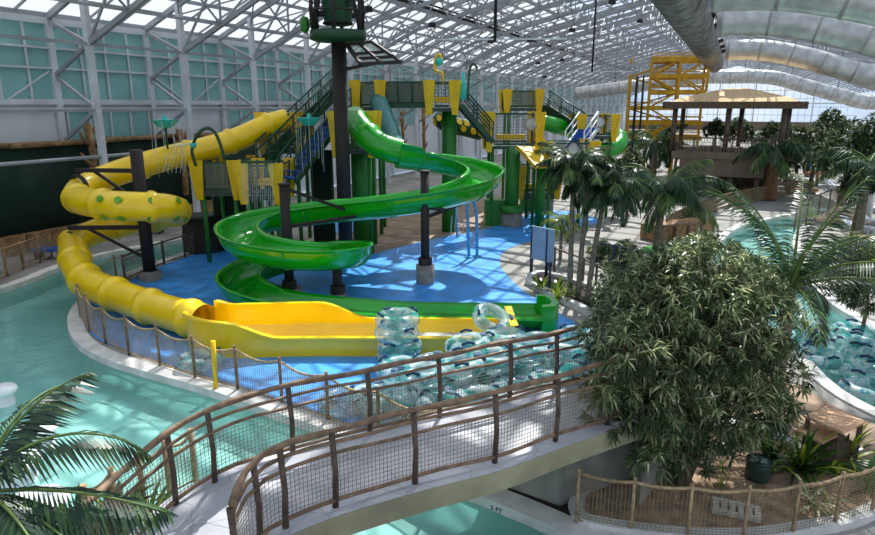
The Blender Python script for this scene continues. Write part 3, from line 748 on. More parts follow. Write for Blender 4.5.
def stairs(p0,p1,w,n,label,wdir,tread='stepblue',railh=.95,netted=True,railmat='dgreen'):
    """p0 foot, p1 head; wdir across the flight"""
    p0=pv(p0); p1=pv(p1); wd=pv(wdir).normalized()*w/2
    t=thing('stair_flight',label,'stairs',p0)
    for k in range(n):
        f=(k+.5)/n; c=p0.lerp(p1,f); run=(p1-p0); run.z=0; mb=MB()
        d=run/n*.6
        mb.plate([c-wd-d,c+wd-d,c+wd+d,c-wd+d],.06,(0,0,-1)); mb.build('tread',tread,t)
        mb=MB(); mb.plate([c-wd+d-Vector((0,0,.06)),c+wd+d-Vector((0,0,.06)),c+wd+d+Vector((0,0,(p1.z-p0.z)/n-.05)),c-wd+d+Vector((0,0,(p1.z-p0.z)/n-.05))],.03,d); mb.build('riser',tread,t)
    for s in (-1,1):
        o=wd*s*1.06
        mb=MB(); mb.beam(p0+o-Vector((0,0,.08)),p1+o-Vector((0,0,.08)),.07,.26); mb.build('stringer',railmat,t)
        mb=MB(); mb.tube([p0+o+Vector((0,0,railh)),p1+o+Vector((0,0,railh))],.045,8); mb.build('handrail',railmat,t)
        mb=MB(); mb.tube([p0+o+Vector((0,0,railh*.55)),p1+o+Vector((0,0,railh*.55))],.03,6); mb.build('mid_rail',railmat,t)
        m=max(2,int((p1-p0).length/1.0))
        for k in range(m+1):
            c=p0.lerp(p1,k/m)+o; mb=MB(); mb.cyl(c,c+Vector((0,0,railh)),.04,.04,6); mb.build('rail_post',railmat,t)
        if netted:
            net([p0+o,p1+o],[p0+o+Vector((0,0,railh)),p1+o+Vector((0,0,railh))],.16,.009).build('net_panel','netdark',t)
    return t
platform(238,280,163,196,26.5,2.3,'low yellow cornered platform under the falling water at the left end of the play tower',seats=True)
platform(193,238,160,192,27.6,2.6,'low platform with smoky screens left of the falling water',front='film')
pB=platform(258,300,112,150,31.0,2.4,'platform where the yellow tube slide begins',front=None)
pC=platform(331,374,111,150,29.5,2.2,'platform where the green tube slide begins, behind the dark mast',front=None)
pD=platform(352,383,80,107,34.0,2.4,'high platform at the left end of the net walled sky bridge',front='film')
pE=platform(426,458,80,108,34.0,2.4,'high platform on the thick green post at the right end of the sky bridge',seats=True,legs=None)
pF=platform(487,543,112,146,36.5,2.8,'mid platform with a bubble porthole above the yellow chute',front=None,seats=True,ring=False)
pG=platform(505,542,89,108,42.0,2.8,'upper platform behind the bubble porthole platform',front='film')
pI=platform(545,598,141,163,35.0,2.4,'low front platform with two porthole rings at the foot of the blue steps',front=None,ring=True,hang=.2)
pH=platform(579,618,114,136,39.5,2.4,'small far right platform at the head of the blue steps',front=None,ring=True)
pJ=platform(519,561,166,196,38.0,2.2,'ground level yellow play booth beneath the yellow chute',front=None,seats=True,legs=None,hang=.2)
# porthole on F
for (tt,cx,cz,Y) in ((pF[0],at(531,124,36.4).x,at(531,124,36.4).z,36.4),):
    c=Vector((cx,Y,cz)); n=18; R_=.34
    mb=MB(); mb.tube([c+Vector((R_*math.cos(2*PI*k/n),0,R_*math.sin(2*PI*k/n))) for k in range(n)],.06,6,closed=True); pr_=mb.build('porthole_ring','netgrey',tt)
    mb=MB(); mb.lathe((0,0,0),[(.01,.12),(.16,.1),(.28,.04),(.34,0)],16)
    mb.v=[(x+c.x,c.y-z,y+c.z) for x,y,z in mb.v]; mb.build('porthole_bubble','clearvinyl',pr_)
# sky bridge
a=at(384,103,34.3); b=at(427,104,34.3); zt=at(400,82,34.3).z
t=thing('sky_bridge','net walled bridge high up between two yellow cornered platforms','bridge',(a.x,a.y,a.z))
mb=MB(); mb.box(((a.x+b.x)/2,35.1,a.z-.1),(b.x-a.x,1.6,.3)); mb.build('deck','dgreen',t)
for y in (34.3,35.9):
    A=Vector((a.x,y,a.z)); B=Vector((b.x,y,a.z)); up=Vector((0,0,zt-a.z))
    net([A,B],[A+up,B+up],.12,.009).build('net_panel','netdark',t)
    mb=MB(); mb.beam(A+up,B+up,.07); mb.build('top_rail','dgreen',t)
    for f in (0,.33,.66,1):
        mb=MB(); c=A.lerp(B,f); mb.cyl(c,c+up,.05,.05,6); mb.build('rail_post','dgreen',t)
    mb=MB(); mb.plate([A,B,B+up,A+up],.01,(0,1,0)); mb.build('screen_panel','film',t)
# stairs
stairs(at(287,180,28.2),at(343,108,32.8),1.1,12,'long blue stepped flight climbing right behind the dark mast',(.75,-.6,0))
stairs(at(262,163,29.4),at(338,88,33.4),1.0,10,'dark green railed flight rising to the sky bridge above the yellow tube mouth',(.6,-.8,0),tread='dgreen')
stairs(at(491,140,35.5),at(459,103,34.8),1.1,9,'blue steps going down right from the green post platform',(.1,-1,0))
stairs(at(578,130,40.5),at(543,106,43.5),1.1,9,'dark green ramp with net sides going down right from the upper platform',(.6,-.8,0),tread='dgreen')
stairs(at(574,148,37.3),at(588,128,39.4),1.0,7,'short blue steps with white handrails down to the front platform',(1,-.3,0),railmat='whitep',netted=False)
# green posts with footings
def gpost(x,yt,yb,Y,r,lb,box=True):
    p=at(x,yb,Y); p.z=0; top=at(x,yt,Y)
    t=thing('green_post',lb,'post',p)
    mb=MB(); mb.cyl(p,(p.x,p.y,top.z),r,r,14); mb.build('post','pgreen',t)
    if box:
        mb=MB(); mb.lathe(p,[(.62,.02),(.62,.85),(.01,.85)],14); mb.build('footing','footing',t)
        mb=MB(); mb.box(p+Vector((-.95,.5,.75)),(1.1,1.1,1.45)); mb.build('base_block','pgreen',t)
        mb=MB(); mb.lathe(p,[(.7,.85),(.7,1.2),(r,1.25)],14); mb.build('collar','pgreen',t)
    return t
gpost(511,147,224,36.6,.40,'thick green post on a grey footing beside a green block, under the bubble porthole platform')
gpost(544,163,208,42.0,.30,'green post behind the yellow chute with a green block at its foot')
gpost(449,108,200,35.0,.40,'tall green post carrying the high platform right of the sky bridge',False)
gpost(361,125,200,31.0,.42,'green post under the green slide platform',False)
gpost(540,166,200,36.2,.26,'green post under the low front platform',False)
# yellow chute
t=thing('yellow_chute','flat open yellow chute sloping down from the porthole platform','slide',at(551,170,35.2))
ch=smooth([at(526,147,36.3),at(535,156,35.2),at(545,167,34.1)],5)
mb=MB(); mb.sweep(ch,lambda i,t:[(-.6,.12),(-.53,.12),(-.51,.03),(.51,.03),(.53,.12),(.6,.12),(.6,-.08),(-.6,-.08)],smooth=False); mb.build('chute','yellowp',t)
# other tube slides of the tower
def tslide(name,px,Y,r,m,lb,spots=False):
    ps=smooth([at(x,y,d) for (x,y),d in zip(px,Y)],6); q=resample(ps,.25)
    t=thing(name,lb,'water slide',q[-1]-Vector((0,0,r)))
    mb=MB(); mb.tube(q,[r*1.1 if i%9==4 else r for i in range(len(q))],14); mb.build('tube_run',m,t)
    if spots:
        for k in range(9):
            j=int((k+.5)/9*len(q)); j=min(len(q)-2,max(1,j)); d=(q[j+1]-q[j-1]).normalized(); a=d.cross(Vector((0,0,1))).normalized()
            if a.y>0: a=-a
            b=Vector((0,0,1)); ph=.5 if k%2 else -.2; n=a*math.cos(ph)+b*math.sin(ph); c=q[j]+n*r*1.02; td=-a*math.sin(ph)+b*math.cos(ph)
            sb=MB(); sb.plate([c+d*(.2*math.cos(u*PI/4))+td*(.2*math.sin(u*PI/4)) for u in range(8)],.04,n); sb.build('spot','yellowp',t.children[0])
    return t
tslide('teal_tube_slide',[(378,100),(385,118),(391,132),(397,150)],[34.2,33.4,32.9,32.0],.45,'tealdull','dull teal tube slide dropping steeply behind the green slide mouth')
tslide('dark_tube_slide',[(440,119),(448,124),(465,128),(484,133)],[39,38.5,39,39.5],.5,'dgreen','dark green tube slide with yellow spots behind the right hand blue steps',True)
tslide('far_green_tube_slide',[(541,122),(556,126),(570,130),(592,135)],[41.5,41.5,42,43],.5,'green','bright green tube slide crossing behind the low front platform')
tslide('coiled_green_tube_slide',[(597,152),(610,150),(619,145),(620,137),(610,137)],[40,40.5,41,42,43],.5,'green','bright green tube end curling around the far right platform')
# water hoops, umbrellas, sprays
def wumb(px,py,Y,lb,zb,r=.55):
    c=at(px,py,Y); t=thing('spray_umbrella',lb,'spray umbrella',(c.x,c.y,zb),'teal spray umbrellas')
    mb=MB(); mb.lathe(c,[(.03,-.26),(.3,-.2),(r,.08),(r+.02,.1),(.2,.06),(.08,.14),(.1,.24),(.02,.28)],16); dish=mb.build('dish','teal',t)
    mb=MB(); mb.tube([Vector((c.x,c.y,zb)),Vector((c.x,c.y,c.z-.2))],.045,8); mb.build('stem','dgreen',t)
    for k in range(9):
        a=2*PI*k/9; mb=MB(); p=c+Vector((r*math.cos(a),r*math.sin(a),.05)); mb.tube([p,p+Vector((.03*math.cos(a),.03*math.sin(a),-1.1)),p-Vector((0,0,2.3-.3*(k%3)))],.012,4); mb.build('water_strand','clearvinyl',dish)
wumb(165,122,27.5,'teal dish dripping water above the sloping yellow tube',5.0)
wumb(309,120,28.6,'teal dish dripping water in front of the long blue steps',3.2)
t=thing('falling_water','thin strands of water falling onto the left green loop from a dark rail','water',at(258,200,25.6))
a=at(241,162,26.1); b=at(273,162,26.1)
mb=MB(); mb.beam(a,b,.1); mb.build('spray_bar','dgreen',t)
for k in range(16):
    p=a.lerp(b,(k+.5)/16); mb=MB(); mb.tube([p,p+Vector((0,-.12,-.5)),p+Vector((0,-.3,-1.35-.25*(k%4)))],.012,4); mb.build('water_strand','clearvinyl',t)
# green spray hoop at left
t=thing('spray_hoop','dark green arched spray pipe over the left platforms','spray pipe',at(196,165,27))
mb=MB(); mb.tube(smooth([at(196,166,27),at(192,150,27),at(198,134,27),(at(208,128,27)),at(217,136,27),at(225,160,27)],5),.07,8); mb.build('pipe','dgreen',t)
mb=MB(); c=at(193,143,27); mb.cyl(c,c+Vector((0,0,-.2)),.16,.1,10); mb.build('nozzle','teal',t)
for k in range(6):
    mb=MB(); mb.tube([c,c+Vector((-.2-.13*k,-.2,-.1)),c+Vector((-.35-.18*k,-.3,-1.2))],.012,4); mb.build('water_strand','clearvinyl',t)
# small toys on the high platform
t=thing('spray_toy','yellow curled pipe with a teal ball above the green post platform','spray toy',at(442,84,34.2))
mb=MB(); mb.tube(smooth([at(443,84,34.2),at(442,73,34.2),at(435,70,34.2),at(436,57,34.2),at(440,55,34.2),at(442,62,34.2)],4),.07,8); mb.build('pipe','yellowp',t)
mb=MB(); mb.lathe(at(439,62,34.2),[(.02,-.2),(.2,-.1),(.22,.05),(.1,.2),(.02,.22)],12); mb.build('ball','teal',t)
t=thing('hooked_spray_pipe','dark green hooked spray pipe standing by the right hand blue steps','spray pipe',at(468,100,34.4))
mb=MB(); mb.tube(smooth([at(468,102,34.4),at(469,75,34.4),at(472,64,34.4),at(476,66,34.4),at(477,70,34.4)],4),.06,8); mb.build('pipe','dgreen',t)
mb=MB(); c=at(463,88,34.2); mb.lathe(c,[(.05,-.6),(.16,-.5),(.18,0),(.1,.2),(.06,.8),(.02,.82)],10); mb.build('water_cannon','teal',t)
# sky blue bent spray pipes on the pad
for k,(px,lb) in enumerate((([(469,258),(468,225),(467,198),(466,190)],'left sky blue bent pipe below the green bend'),([(477,257),(477,235),(476,212),(472,196)],'right sky blue bent pipe below the green bend'))):
    b=G(*px[0]); t=thing('spray_pipe',lb,'spray pipe',b,'sky blue spray pipes')
    mb=MB(); mb.tube(smooth([b]+[at(x,y,b.y+.2*i) for i,(x,y) in enumerate(px[1:])],4),.07,8); mb.build('pipe','cyanpipe',t)
    mb=MB(); mb.lathe(b,[(.2,.02),(.2,.06),(.07,.1)],10); mb.build('flange','cyanpipe',t)
for k,(x,yb,lb) in enumerate(((521,196,'thin sky blue arched pipe left of the yellow booth'),(526,193,'thin sky blue arched pipe touching the yellow booth'))):
    b=G(x,yb+8); t=thing('spray_pipe',lb,'spray pipe',b,'sky blue spray pipes')
    mb=MB(); mb.tube(smooth([b,at(x+1,yb-18,b.y),at(x-3,yb-28,b.y),at(x-8,yb-34,b.y)],4),.06,8); mb.build('pipe','cyanpipe',t)
b=G(457,237); t=thing('spray_pipe','slender sky blue pipe behind the two bent ones','spray pipe',b,'sky blue spray pipes')
mb=MB(); mb.tube([b,at(456,205,b.y)],.05,8); mb.build('pipe','cyanpipe',t)
# ground jets behind
for k in range(6):
    b=G(447+4*k,232+(k%2)*5); t=thing('ground_jet','short white jet of water rising from the tan deck behind the splash pad','water jet',b,'ground jets')
    mb=MB(); mb.tube([b+Vector((0,0,.02)),b+Vector((0,0,.6)),b+Vector((.06,0,1.0+.15*(k%3)))],[.05,.035,.015],6); mb.build('water_column','clearvinyl',t)
# dark drum base under the tower
for (x,y,Y,rr_,h,lb) in ((205,250,26.3,1.0,1.6,'dark round plinth under the left end of the play tower'),):
    b=G(x,y); t=thing('plinth',lb,'plinth',b); mb=MB(); mb.lathe(b,[(rr_,.02),(rr_*.9,h),(.02,h)],16); mb.build('drum','dark',t); mb=MB(); mb.lathe(b+Vector((0,0,h)),[(rr_*.95,0),(rr_*.95,.12),(.02,.12)],16); mb.build('cap','dark',t)
# tall dark back screens inside tower
for (x0,x1,y0,y1,Y,lb) in ((311,331,150,215,31.8,'dark green mesh screen beneath the long blue steps'),(213,258,195,240,30.2,'dark mesh screen behind the low left platforms')):
    a=at(x0,y0,Y); b=at(x1,y0,Y); z0=0.05; t=thing('mesh_screen',lb,'screen',((a.x+b.x)/2,Y,z0))
    mb=MB(); mb.box(((a.x+b.x)/2,Y,(a.z+z0)/2),(b.x-a.x,.06,a.z-z0)); mb.build('panel','curtain',t)
    for x in (a.x,b.x):
        mb=MB(); mb.cyl((x,Y,z0),(x,Y,a.z),.07,.07,8); mb.build('post','dgreen',t)
# ---------------------------------------------------------------- footbridge
fpx=[(238,590),(247,560),(262,540),(285,526),(335,507),(415,483),(495,462),(555,441),(605,425),(645,413)]
bpx=[(95,590),(140,540),(181,502),(232,474),(293,453),(370,434),(440,417),(500,402),(556,388),(600,377),(632,369)]
def dz(px,py): 
    return 1.75
fb=smooth([G(x,y,1.45 if x<250 else (1.6 if x<270 else 1.75)) for x,y in fpx],6)
bb=smooth([G(x,y,1.35 if x<150 else (1.5 if x<200 else 1.72)) for x,y in bpx],6)
N=60
Fl=[along(fb,i/N) for i in range(N+1)]; Bl=[along(bb,i/N) for i in range(N+1)]
# slab
t_br=thing('footbridge','pale paved arched footbridge crossing the river in the foreground','bridge',(Fl[30]+Bl[30])/2-Vector((0,0,.3)))
mb=MB(); mb.v=[tuple(p) for p in Fl]+[tuple(p) for p in Bl]
# edges overhang
def out(a,b,d): 
    n=(a-b); n.z=0; return n.normalized()*d
Fo=[f+out(f,b,.22) for f,b in zip(Fl,Bl)]; Bo=[b+out(b,f,.22) for f,b in zip(Fl,Bl)]
mb=MB(); n=N+1
mb.v=[tuple(p) for p in Fo]+[tuple(p) for p in Bo]
for i in range(N): mb.face((i,i+1,n+i+1,n+i),True)
mb.build('paving','deck',t_br)
mb=MB(); lo=Vector((0,0,-.34)); e=Vector((0,0,-.004))
mb.v=[tuple(p+e) for p in Fo]+[tuple(p+e) for p in Bo]+[tuple(p+lo) for p in Fo]+[tuple(p+lo) for p in Bo]
for i in range(N):
    mb.face((2*n+i,2*n+i+1,i+1,i)); mb.face((n+i,n+i+1,3*n+i+1,3*n+i)); mb.face((2*n+i,3*n+i,3*n+i+1,2*n+i+1))
mb.face((N,2*n+N,3*n+N,n+N)); mb.face((0,n,3*n,2*n))
mb.build('slab','bridge_side',t_br)
def railing(line,posts,lb,lean):
    t=thing('bridge_railing',lb,'railing',line[len(line)//2])
    up=Vector((0,0,1.1))
    r=resample(line,.3); r=r if (r[-1]-line[-1]).length<.05 else r+[line[-1]]
    wob=lambda p,h:p+Vector((.015*math.sin(p.x*3+h*7),.015*math.cos(p.x*2.3+h*5),h+.012*math.sin(p.x*4+h*9)))
    mb=MB(); mb.tube([wob(p,1.1) for p in r],[.043+.006*math.sin(i*1.7) for i in range(len(r))],8); mb.build('handrail','wood',t)
    for h in (.93,.76):
        mb=MB(); mb.tube([wob(p,h) for p in r],.026,7); mb.build('mid_rail','wood',t)
    mb=MB(); mb.tube([wob(p,.1) for p in r],.03,7); mb.build('bottom_rail','wood',t)
    for p in posts:
        mb=MB(); mb.tube([p-Vector((0,0,.02)),p+Vector((.02,0,.5)),p+Vector((-.01,0,1.06))],[.044,.038,.042],8); mb.build('post','wooddark',t)
    net([p+Vector((0,0,.1)) for p in line],[p+Vector((0,0,.76)) for p in line],.055,.0042,.06).build('net','net',t)
def nearest(line,px,py,z=1.75):
    g=G(px,py,z); return min(line,key=lambda p:(p-g).length)
dense=lambda l:[along(l,i/300) for i in range(301)]
fd,bd=dense(fb),dense(bb)
railing(fb,[nearest(fd,*p) for p in [(240,580),(256,545),(285,526),(335,507),(415,483),(495,462),(555,441),(606,424),(645,413)]],'front railing of the footbridge, curving down at its left end',0)
railing(bb,[nearest(bd,*p) for p in [(120,560),(141,538),(181,502),(215,482),(293,453),(370,434),(440,417),(511,399),(556,388),(598,377),(630,369)]],'rear railing of the footbridge, in front of the heap of tubes',0)
# abutment and landing
ab=[G(560,508),G(487,482),G(510,462),G(600,452),G(700,440),G(690,470),G(628,472)]
c0,c1=G(560,508),G(487,482); d=(G(640,478)-c0)
mb=MB(); mb.prism([c0,c0+d,c0+d*1.0+(c1-c0)*1.2,c1],.01,1.40); struct('bridge_abutment',mb,'abut')
# ramp beyond the bridge head
e0,e1=Fo[-1],Bo[-1]; dr=Vector((.62,.78,0))
mb=MB(); z0=e0.z-.004; A=[e0,e1,e1+dr*5.5,e0+dr*5.5]
mb.v=[(A[0].x,A[0].y,z0),(A[1].x,A[1].y,z0),(A[2].x,A[2].y,.02),(A[3].x,A[3].y,.02)]+[(p.x,p.y,0.002) for p in A]
for q in ((0,3,2,1),(4,5,6,7),(0,1,5,4),(1,2,6,5),(2,3,7,6),(3,0,4,7)): mb.face(q)
struct('bridge_ramp',mb,'abut')
# depth mark on the near coping
cu=bpy.data.curves.new('depth_mark','FONT'); cu.body='5 FT'; cu.size=.13; cu.extrude=.004; cu.align_x='CENTER'
ob=bpy.data.objects.new('depth_mark',cu); COL.objects.link(ob)
dg=bpy.context.evaluated_depsgraph_get(); me=bpy.data.meshes.new_from_object(ob.evaluated_get(dg)); bpy.data.objects.remove(ob)
g=G(483,511); j=min(range(1,len(inner)-1),key=lambda k:(inner[k]-g).length); tg=(inner[j+1]-inner[j-1]).normalized(); nr=Vector((tg.y,-tg.x,0))
if nr.y>0: nr=-nr
rot=Matrix((( tg.x,0,nr.x),(tg.y,0,nr.y),(0,1,0))).to_4x4()
me.transform(Matrix.Translation(inner[j]+nr*.036+Vector((0,0,-.12)))@rot); me.materials.clear(); me.materials.append(M['marking'])
o=bpy.data.objects.new('depth_mark',me); COL.objects.link(o); recenter(o); tag(o,'dark 5 FT depth marking on the pool edge under the footbridge','marking')
# ---------------------------------------------------------------- net fences
def fence(name,px,h,posts,lb,m='net',cell=.07,r=.006,pm='wood',sag=.14,z=.06,pr=.05,rail=False,hc=None):
    base=[G(*p,z) for p in px]; line=smooth(base,6); t=thing(name,lb,'fence',line[len(line)//2])
    idx=[]; 
    for k in range(posts):
        f=k/(posts-1); p=along(line,f); mb=MB(); mb.tube([p-Vector((0,0,z-.02)),p+Vector((0,0,h+.08))],pr,7); mb.build('post',pm,t)
    nn=posts*8; L=[along(line,i/nn) for i in range(nn+1)]
    def hh(i):
        f=(i/nn*(posts-1))%1.0
        return h-sag*4*f*(1-f) if not rail else h
    T=[p+Vector((0,0,hh(i))) for i,p in enumerate(L)]; B=[p+Vector((0,0,.05)) for p in L]
    mb=MB(); mb.tube(T,.028 if not rail else .04,6); mb.build('top_rope' if not rail else 'top_rail','rope' if not rail else pm,t)
    mb=MB(); mb.tube(B,.02,6); mb.build('bottom_rope','rope' if not rail else pm,t)
    net(B,T,cell,r,hc).build('net',m,t)
    return t
fence('net_fence',[(150,275),(112,285),(86,300),(80,314),(90,330),(108,343),(130,354),(163,366),(201,379),(246,391),(293,406),(345,425),(400,446),(435,460)],1.05,15,'tan net fence with wooden posts along the island edge of the river','netgrey',.07,.0065,sag=.16,pr=.04)
fence('net_fence',[(205,250),(186,256),(165,263),(145,271),(125,280)],.95,5,'dark post net fence behind the yellow coil at the far river bend','netgrey',.12,.008,'wooddark',rail=True)
fence('net_fence',[(576,522),(622,531),(680,538),(742,541),(800,534),(850,521),(905,502)],.92,8,'curved woven net fence round the planting bed in the right foreground','net',.062,.0045,'rope',sag=.04,hc=.052,pr=.03)
fence('net_fence',[(-30,292),(0,279),(20,270),(40,262),(52,256)],1.1,6,'tan net fence on the far left deck beside the shore','netgrey',.1,.012,'log',rail=True)
fence('net_fence',[(665,235),(690,222),(715,212),(740,205),(770,199),(793,194)],1.0,8,'long tan net fence along the left bank of the far stream','net',.13,.02,'wood',rail=True)
fence('net_fence',[(794,231),(806,225),(820,219),(836,211),(846,203)],1.6,7,'tall posted net fence on the right bank of the far stream','netgrey',.16,.012,'wooddark',rail=True)
fence('net_fence',[(92,545),(112,530),(135,516),(160,500),(180,490),(196,482)],1.0,5,'short net fence on the near shore below the left end of the bridge','net',.06,.005,'rope',sag=.12,z=.06)
fence('ramp_railing',[(554,272),(566,277),(580,283),(596,292),(612,300),(628,308),(650,316)],1.0,7,'brown post and rail fence behind the three stemmed palm','netgrey',.5,.006,'wooddark',rail=True,hc=.33)
fence('ramp_railing',[(596,262),(612,266),(628,270),(650,276)],.9,4,'short blue topped railing at the right of the palm bed','netgrey',.5,.006,'navy',rail=True,hc=.45)
# ---------------------------------------------------------------- swim tubes
def make_tube(kind):
    o=thing('swim_tube','', 'swim tube')
    mb=MB()
    if kind=='double':
        # figure of eight: two rings sharing a wall
        n=26; ps=[]
        for i in range(n):
            a=2*PI*i/n; ps.append(Vector((.86*math.cos(a),.46*math.sin(a)*(1-.18*math.cos(a)**2*0)-0,.19)))
        mb.tube(ps,.19,9,closed=True); mb.build('ring','tube',o)
        c=MB(); c.tube([Vector((0,-.42,.2)),Vector((0,.42,.2))],.14,8); c.build('divider','tube',o)
        hp=[(.86,0),(-.86,0),(.3,-.46),(-.3,.46)]
    else:
        mb.torus((0,0,.19),.42,.19,22,10); rg=mb.build('ring','tube',o)
        hp=[(.42,-.1),(-.42,.1)]
    for i,(x,y) in enumerate(hp[:2]):
        a=math.atan2(y,x); h=MB(); k=MB()
        h.tube([Vector((x+.06*math.cos(a)-.16*math.sin(a),y+.06*math.sin(a)+.16*math.cos(a),.375)),Vector((x+.08*math.cos(a),y+.08*math.sin(a),.43)),Vector((x+.06*math.cos(a)+.16*math.sin(a),y+.06*math.sin(a)-.16*math.cos(a),.375))],.035,6); h.build('handle','handle',rg)
    b=MB(); b.box((0,-.43,.385) if kind!='double' else (0,-.44,.385),(.2,.14,.02)); b.build('badge','handle',rg)
    return o
proto={'single':make_tube('single')}; used={'single':0}
def put(kind,loc,rz,lb,group,tilt=(0,0)):
    o=proto[kind] if not used[kind] else copy_tree(proto[kind]); used[kind]=1
    o.location=pv(loc); o.rotation_euler=(tilt[0],tilt[1],rz); tag(o,lb,'swim tube',group); return o
GH='heap of swim tubes behind the bridge'
hl='clear and teal swim tube in the heap behind the bridge railing'
# the tall stack
sb=Vector((-1.05,16.1,.02))
for k,nm in enumerate(('bottom','second from the bottom','third from the bottom','topmost')):
    put('single',sb+Vector((.05*math.sin(k*2),.06*math.cos(k*2.3),.36*k)),k*1.3,'swim tube %s of the tall stack in front of the yellow trough'%nm,GH,(0,.0))
RT=random.Random(11)
spots=[]
def inheap(x,y): return True
row=0
grid=[]
for (x,y) in [(345,410),(372,404),(405,393),(437,385),(470,378),(505,370),(540,362),(575,355),(610,348),(640,342),
              (392,418),(425,412),(458,402),(492,394),(525,386),(560,378),(596,370),(630,362),
              (440,432),(476,424),(510,416),(545,407),(580,398),(615,388)]:
    p=G(x,y,.02); grid.append(p)
for i,p in enumerate(grid):
    n=1 if i in (0,1,8,9,17) else (3 if i in (4,5,11,12,13,14) else 2)
    for k in range(n):
        q=p+Vector((RT.uniform(-.12,.12),RT.uniform(-.12,.12),.37*k))
        kind='single'
        put(kind,q,RT.uniform(0,6.28),hl,GH,(RT.uniform(-.06,.06)*k,RT.uniform(-.06,.06)*k))
put('single',G(491,342,.0)+Vector((-.1,-.55,.75)),.4,'swim tube leaning against the end of the yellow trough',GH,(.5,.2))
put('single',G(193,376,.02)+Vector((0,.6,0)),.8,'lone clear swim tube lying behind the net fence at the left',None)
# right river tubes
GR='swim tubes floating on the right river'
fl_='clear swim tube with teal and navy patches packed on the right river'
cand=[]
for j in range(10):
    for i in range(8):
        x=9.4+1.2*i; y=12.4+1.05*j
        cand.append(Vector((x+.5*(j%2),y,WZ-.06)))
polyB=riverB
cnt=0
for c in cand:
    if inpoly(c,polyB) and c.y<21.5 and c.y-.45*(c.x-10)<18.6:
        ok=all(inpoly(c+Vector((dx,dy,0)),polyB) for dx,dy in ((.62,0),(-.62,0),(0,.62),(0,-.62)))
        if ok: put('single',c+Vector((RT.uniform(-.1,.1),RT.uniform(-.08,.08),0)),RT.uniform(0,6.28),fl_,GR); cnt+=1
print('right tubes',cnt)
# the bank heap at lower right of the river
for k,(x,y) in enumerate([(858,408),(876,420),(845,424),(872,440)]):
    pass
# ---------------------------------------------------------------- near bits
# white in-pool seats at the left edge
for (x,y,r,h,lb) in ((40,447,.36,.55,'round white seat standing in the pool behind the palm'),(14,480,.5,.5,'white in-pool ledge half hidden by the palm fronds'),(38,520,.5,.45,'white curved ledge at the pool corner below the palm fronds'),(4,404,.3,.5,'small white round seat at the left edge of the picture')):
    p=G(x,y,WZ); p.z=BZ; t=thing('pool_seat',lb,'pool seat',p)
    mb=MB(); mb.lathe(p,[(r*.8,.01),(r*.8,h+.45),(.01,h+.45)],20); mb.build('pedestal','whitep',t)
    mb=MB(); mb.lathe(p+Vector((0,0,h+.4)),[(.01,0),(r,0),(r+.04,.06),(r,.14),(.01,.14)],24); mb.build('seat','whitep',t)
# sign panel
p=G(552,305); 
t=thing('sign_panel','pale blue backed sign on dark navy posts beside the splash pad','sign',G(541,278))
a=G(531,276); b=G(546,280)
for q,hh in ((a,2.05),(b,2.05)):
    mb=MB(); mb.cyl(q,q+Vector((0,0,hh)),.07,.07,8); mb.build('post','navy',t)
d=(b-a).normalized(); mb=MB(); A=a-d*.05; B=b+d*.35
mb.plate([A+Vector((0,0,.75)),B+Vector((0,0,.75)),B+Vector((0,0,2.1)),A+Vector((0,0,2.1))],.05,(d.y,-d.x,0)); mb.build('board','signback',t)
q=G(549,293); t=thing('bollard_light','slim blue grey post at the front of the palm bed','post',q)
mb=MB(); mb.cyl(q,q+Vector((0,0,1.15)),.05,.05,8); mb.build('post','navy',t); mb=MB(); mb.box(q+Vector((0,0,1.1)),(.16,.1,.14)); mb.build('head','navy',t)
# hut / table in the bed
base=G(832,446); t=thing('timber_shelter','small tan topped timber shelter among strap leaved plants','shelter',base)
ztop=.98
tp=[G(804,415,ztop),G(826,406,ztop),G(866,421,ztop),G(843,432,ztop)]
cz=sum(tp,Vector((0,0,0)))/4
mb=MB(); mb.plate(tp,.05,(0,0,-1)); mb.build('top','tan',t)
mb=MB(); mb.plate([cz+(p-cz)*.75+Vector((-.3,.0,-.28)) for p in tp],.05,(0,0,-1)); mb.build('lower_shelf','tan',t)
for p in tp:
    q=cz+(p-cz)*.85; mb=MB(); mb.beam(Vector((q.x,q.y,.03)),Vector((q.x,q.y,ztop-.06)),.08); mb.build('leg','wooddark',t)
mb=MB(); mb.box(cz+Vector((0,0,-.62)),(.55,.45,.5)); mb.build('core_box','wooddark',t)
q=G(757,478,.08); t=thing('green_drum','dark green drum standing in the dry soil of the planting bed','drum',q)
mb=MB(); mb.lathe(q,[(.02,0),(.2,.0),(.22,.03),(.22,.3),(.2,.36),(.06,.4),(.01,.4)],18); mb.build('drum','drum',t); mb=MB(); mb.lathe(q+Vector((0,0,.33)),[(.225,0),(.235,.03),(.225,.06)],18); mb.build('lid_rim','drum',t)
q=G(736,512,.085); t=thing('stone_grate','pale stone grating lying on the soil behind the woven fence','grate',q)
mb=MB(); 
for i in range(5):
    for j in range(2):
        pass
for i in range(6):
    mb=MB(); mb.box(q+Vector((-.3+.12*i,.12-.05*i,.05)),(.09,.34,.08),-.4); mb.build('bar','grate',t)
for s in (-1,1):
    mb=MB(); mb.beam(q+Vector((-.36+.06*s,.13+.15*s,.06)),q+Vector((.32+.06*s,-.16+.15*s,.06)),.06,.09); mb.build('side_bar','grate',t)
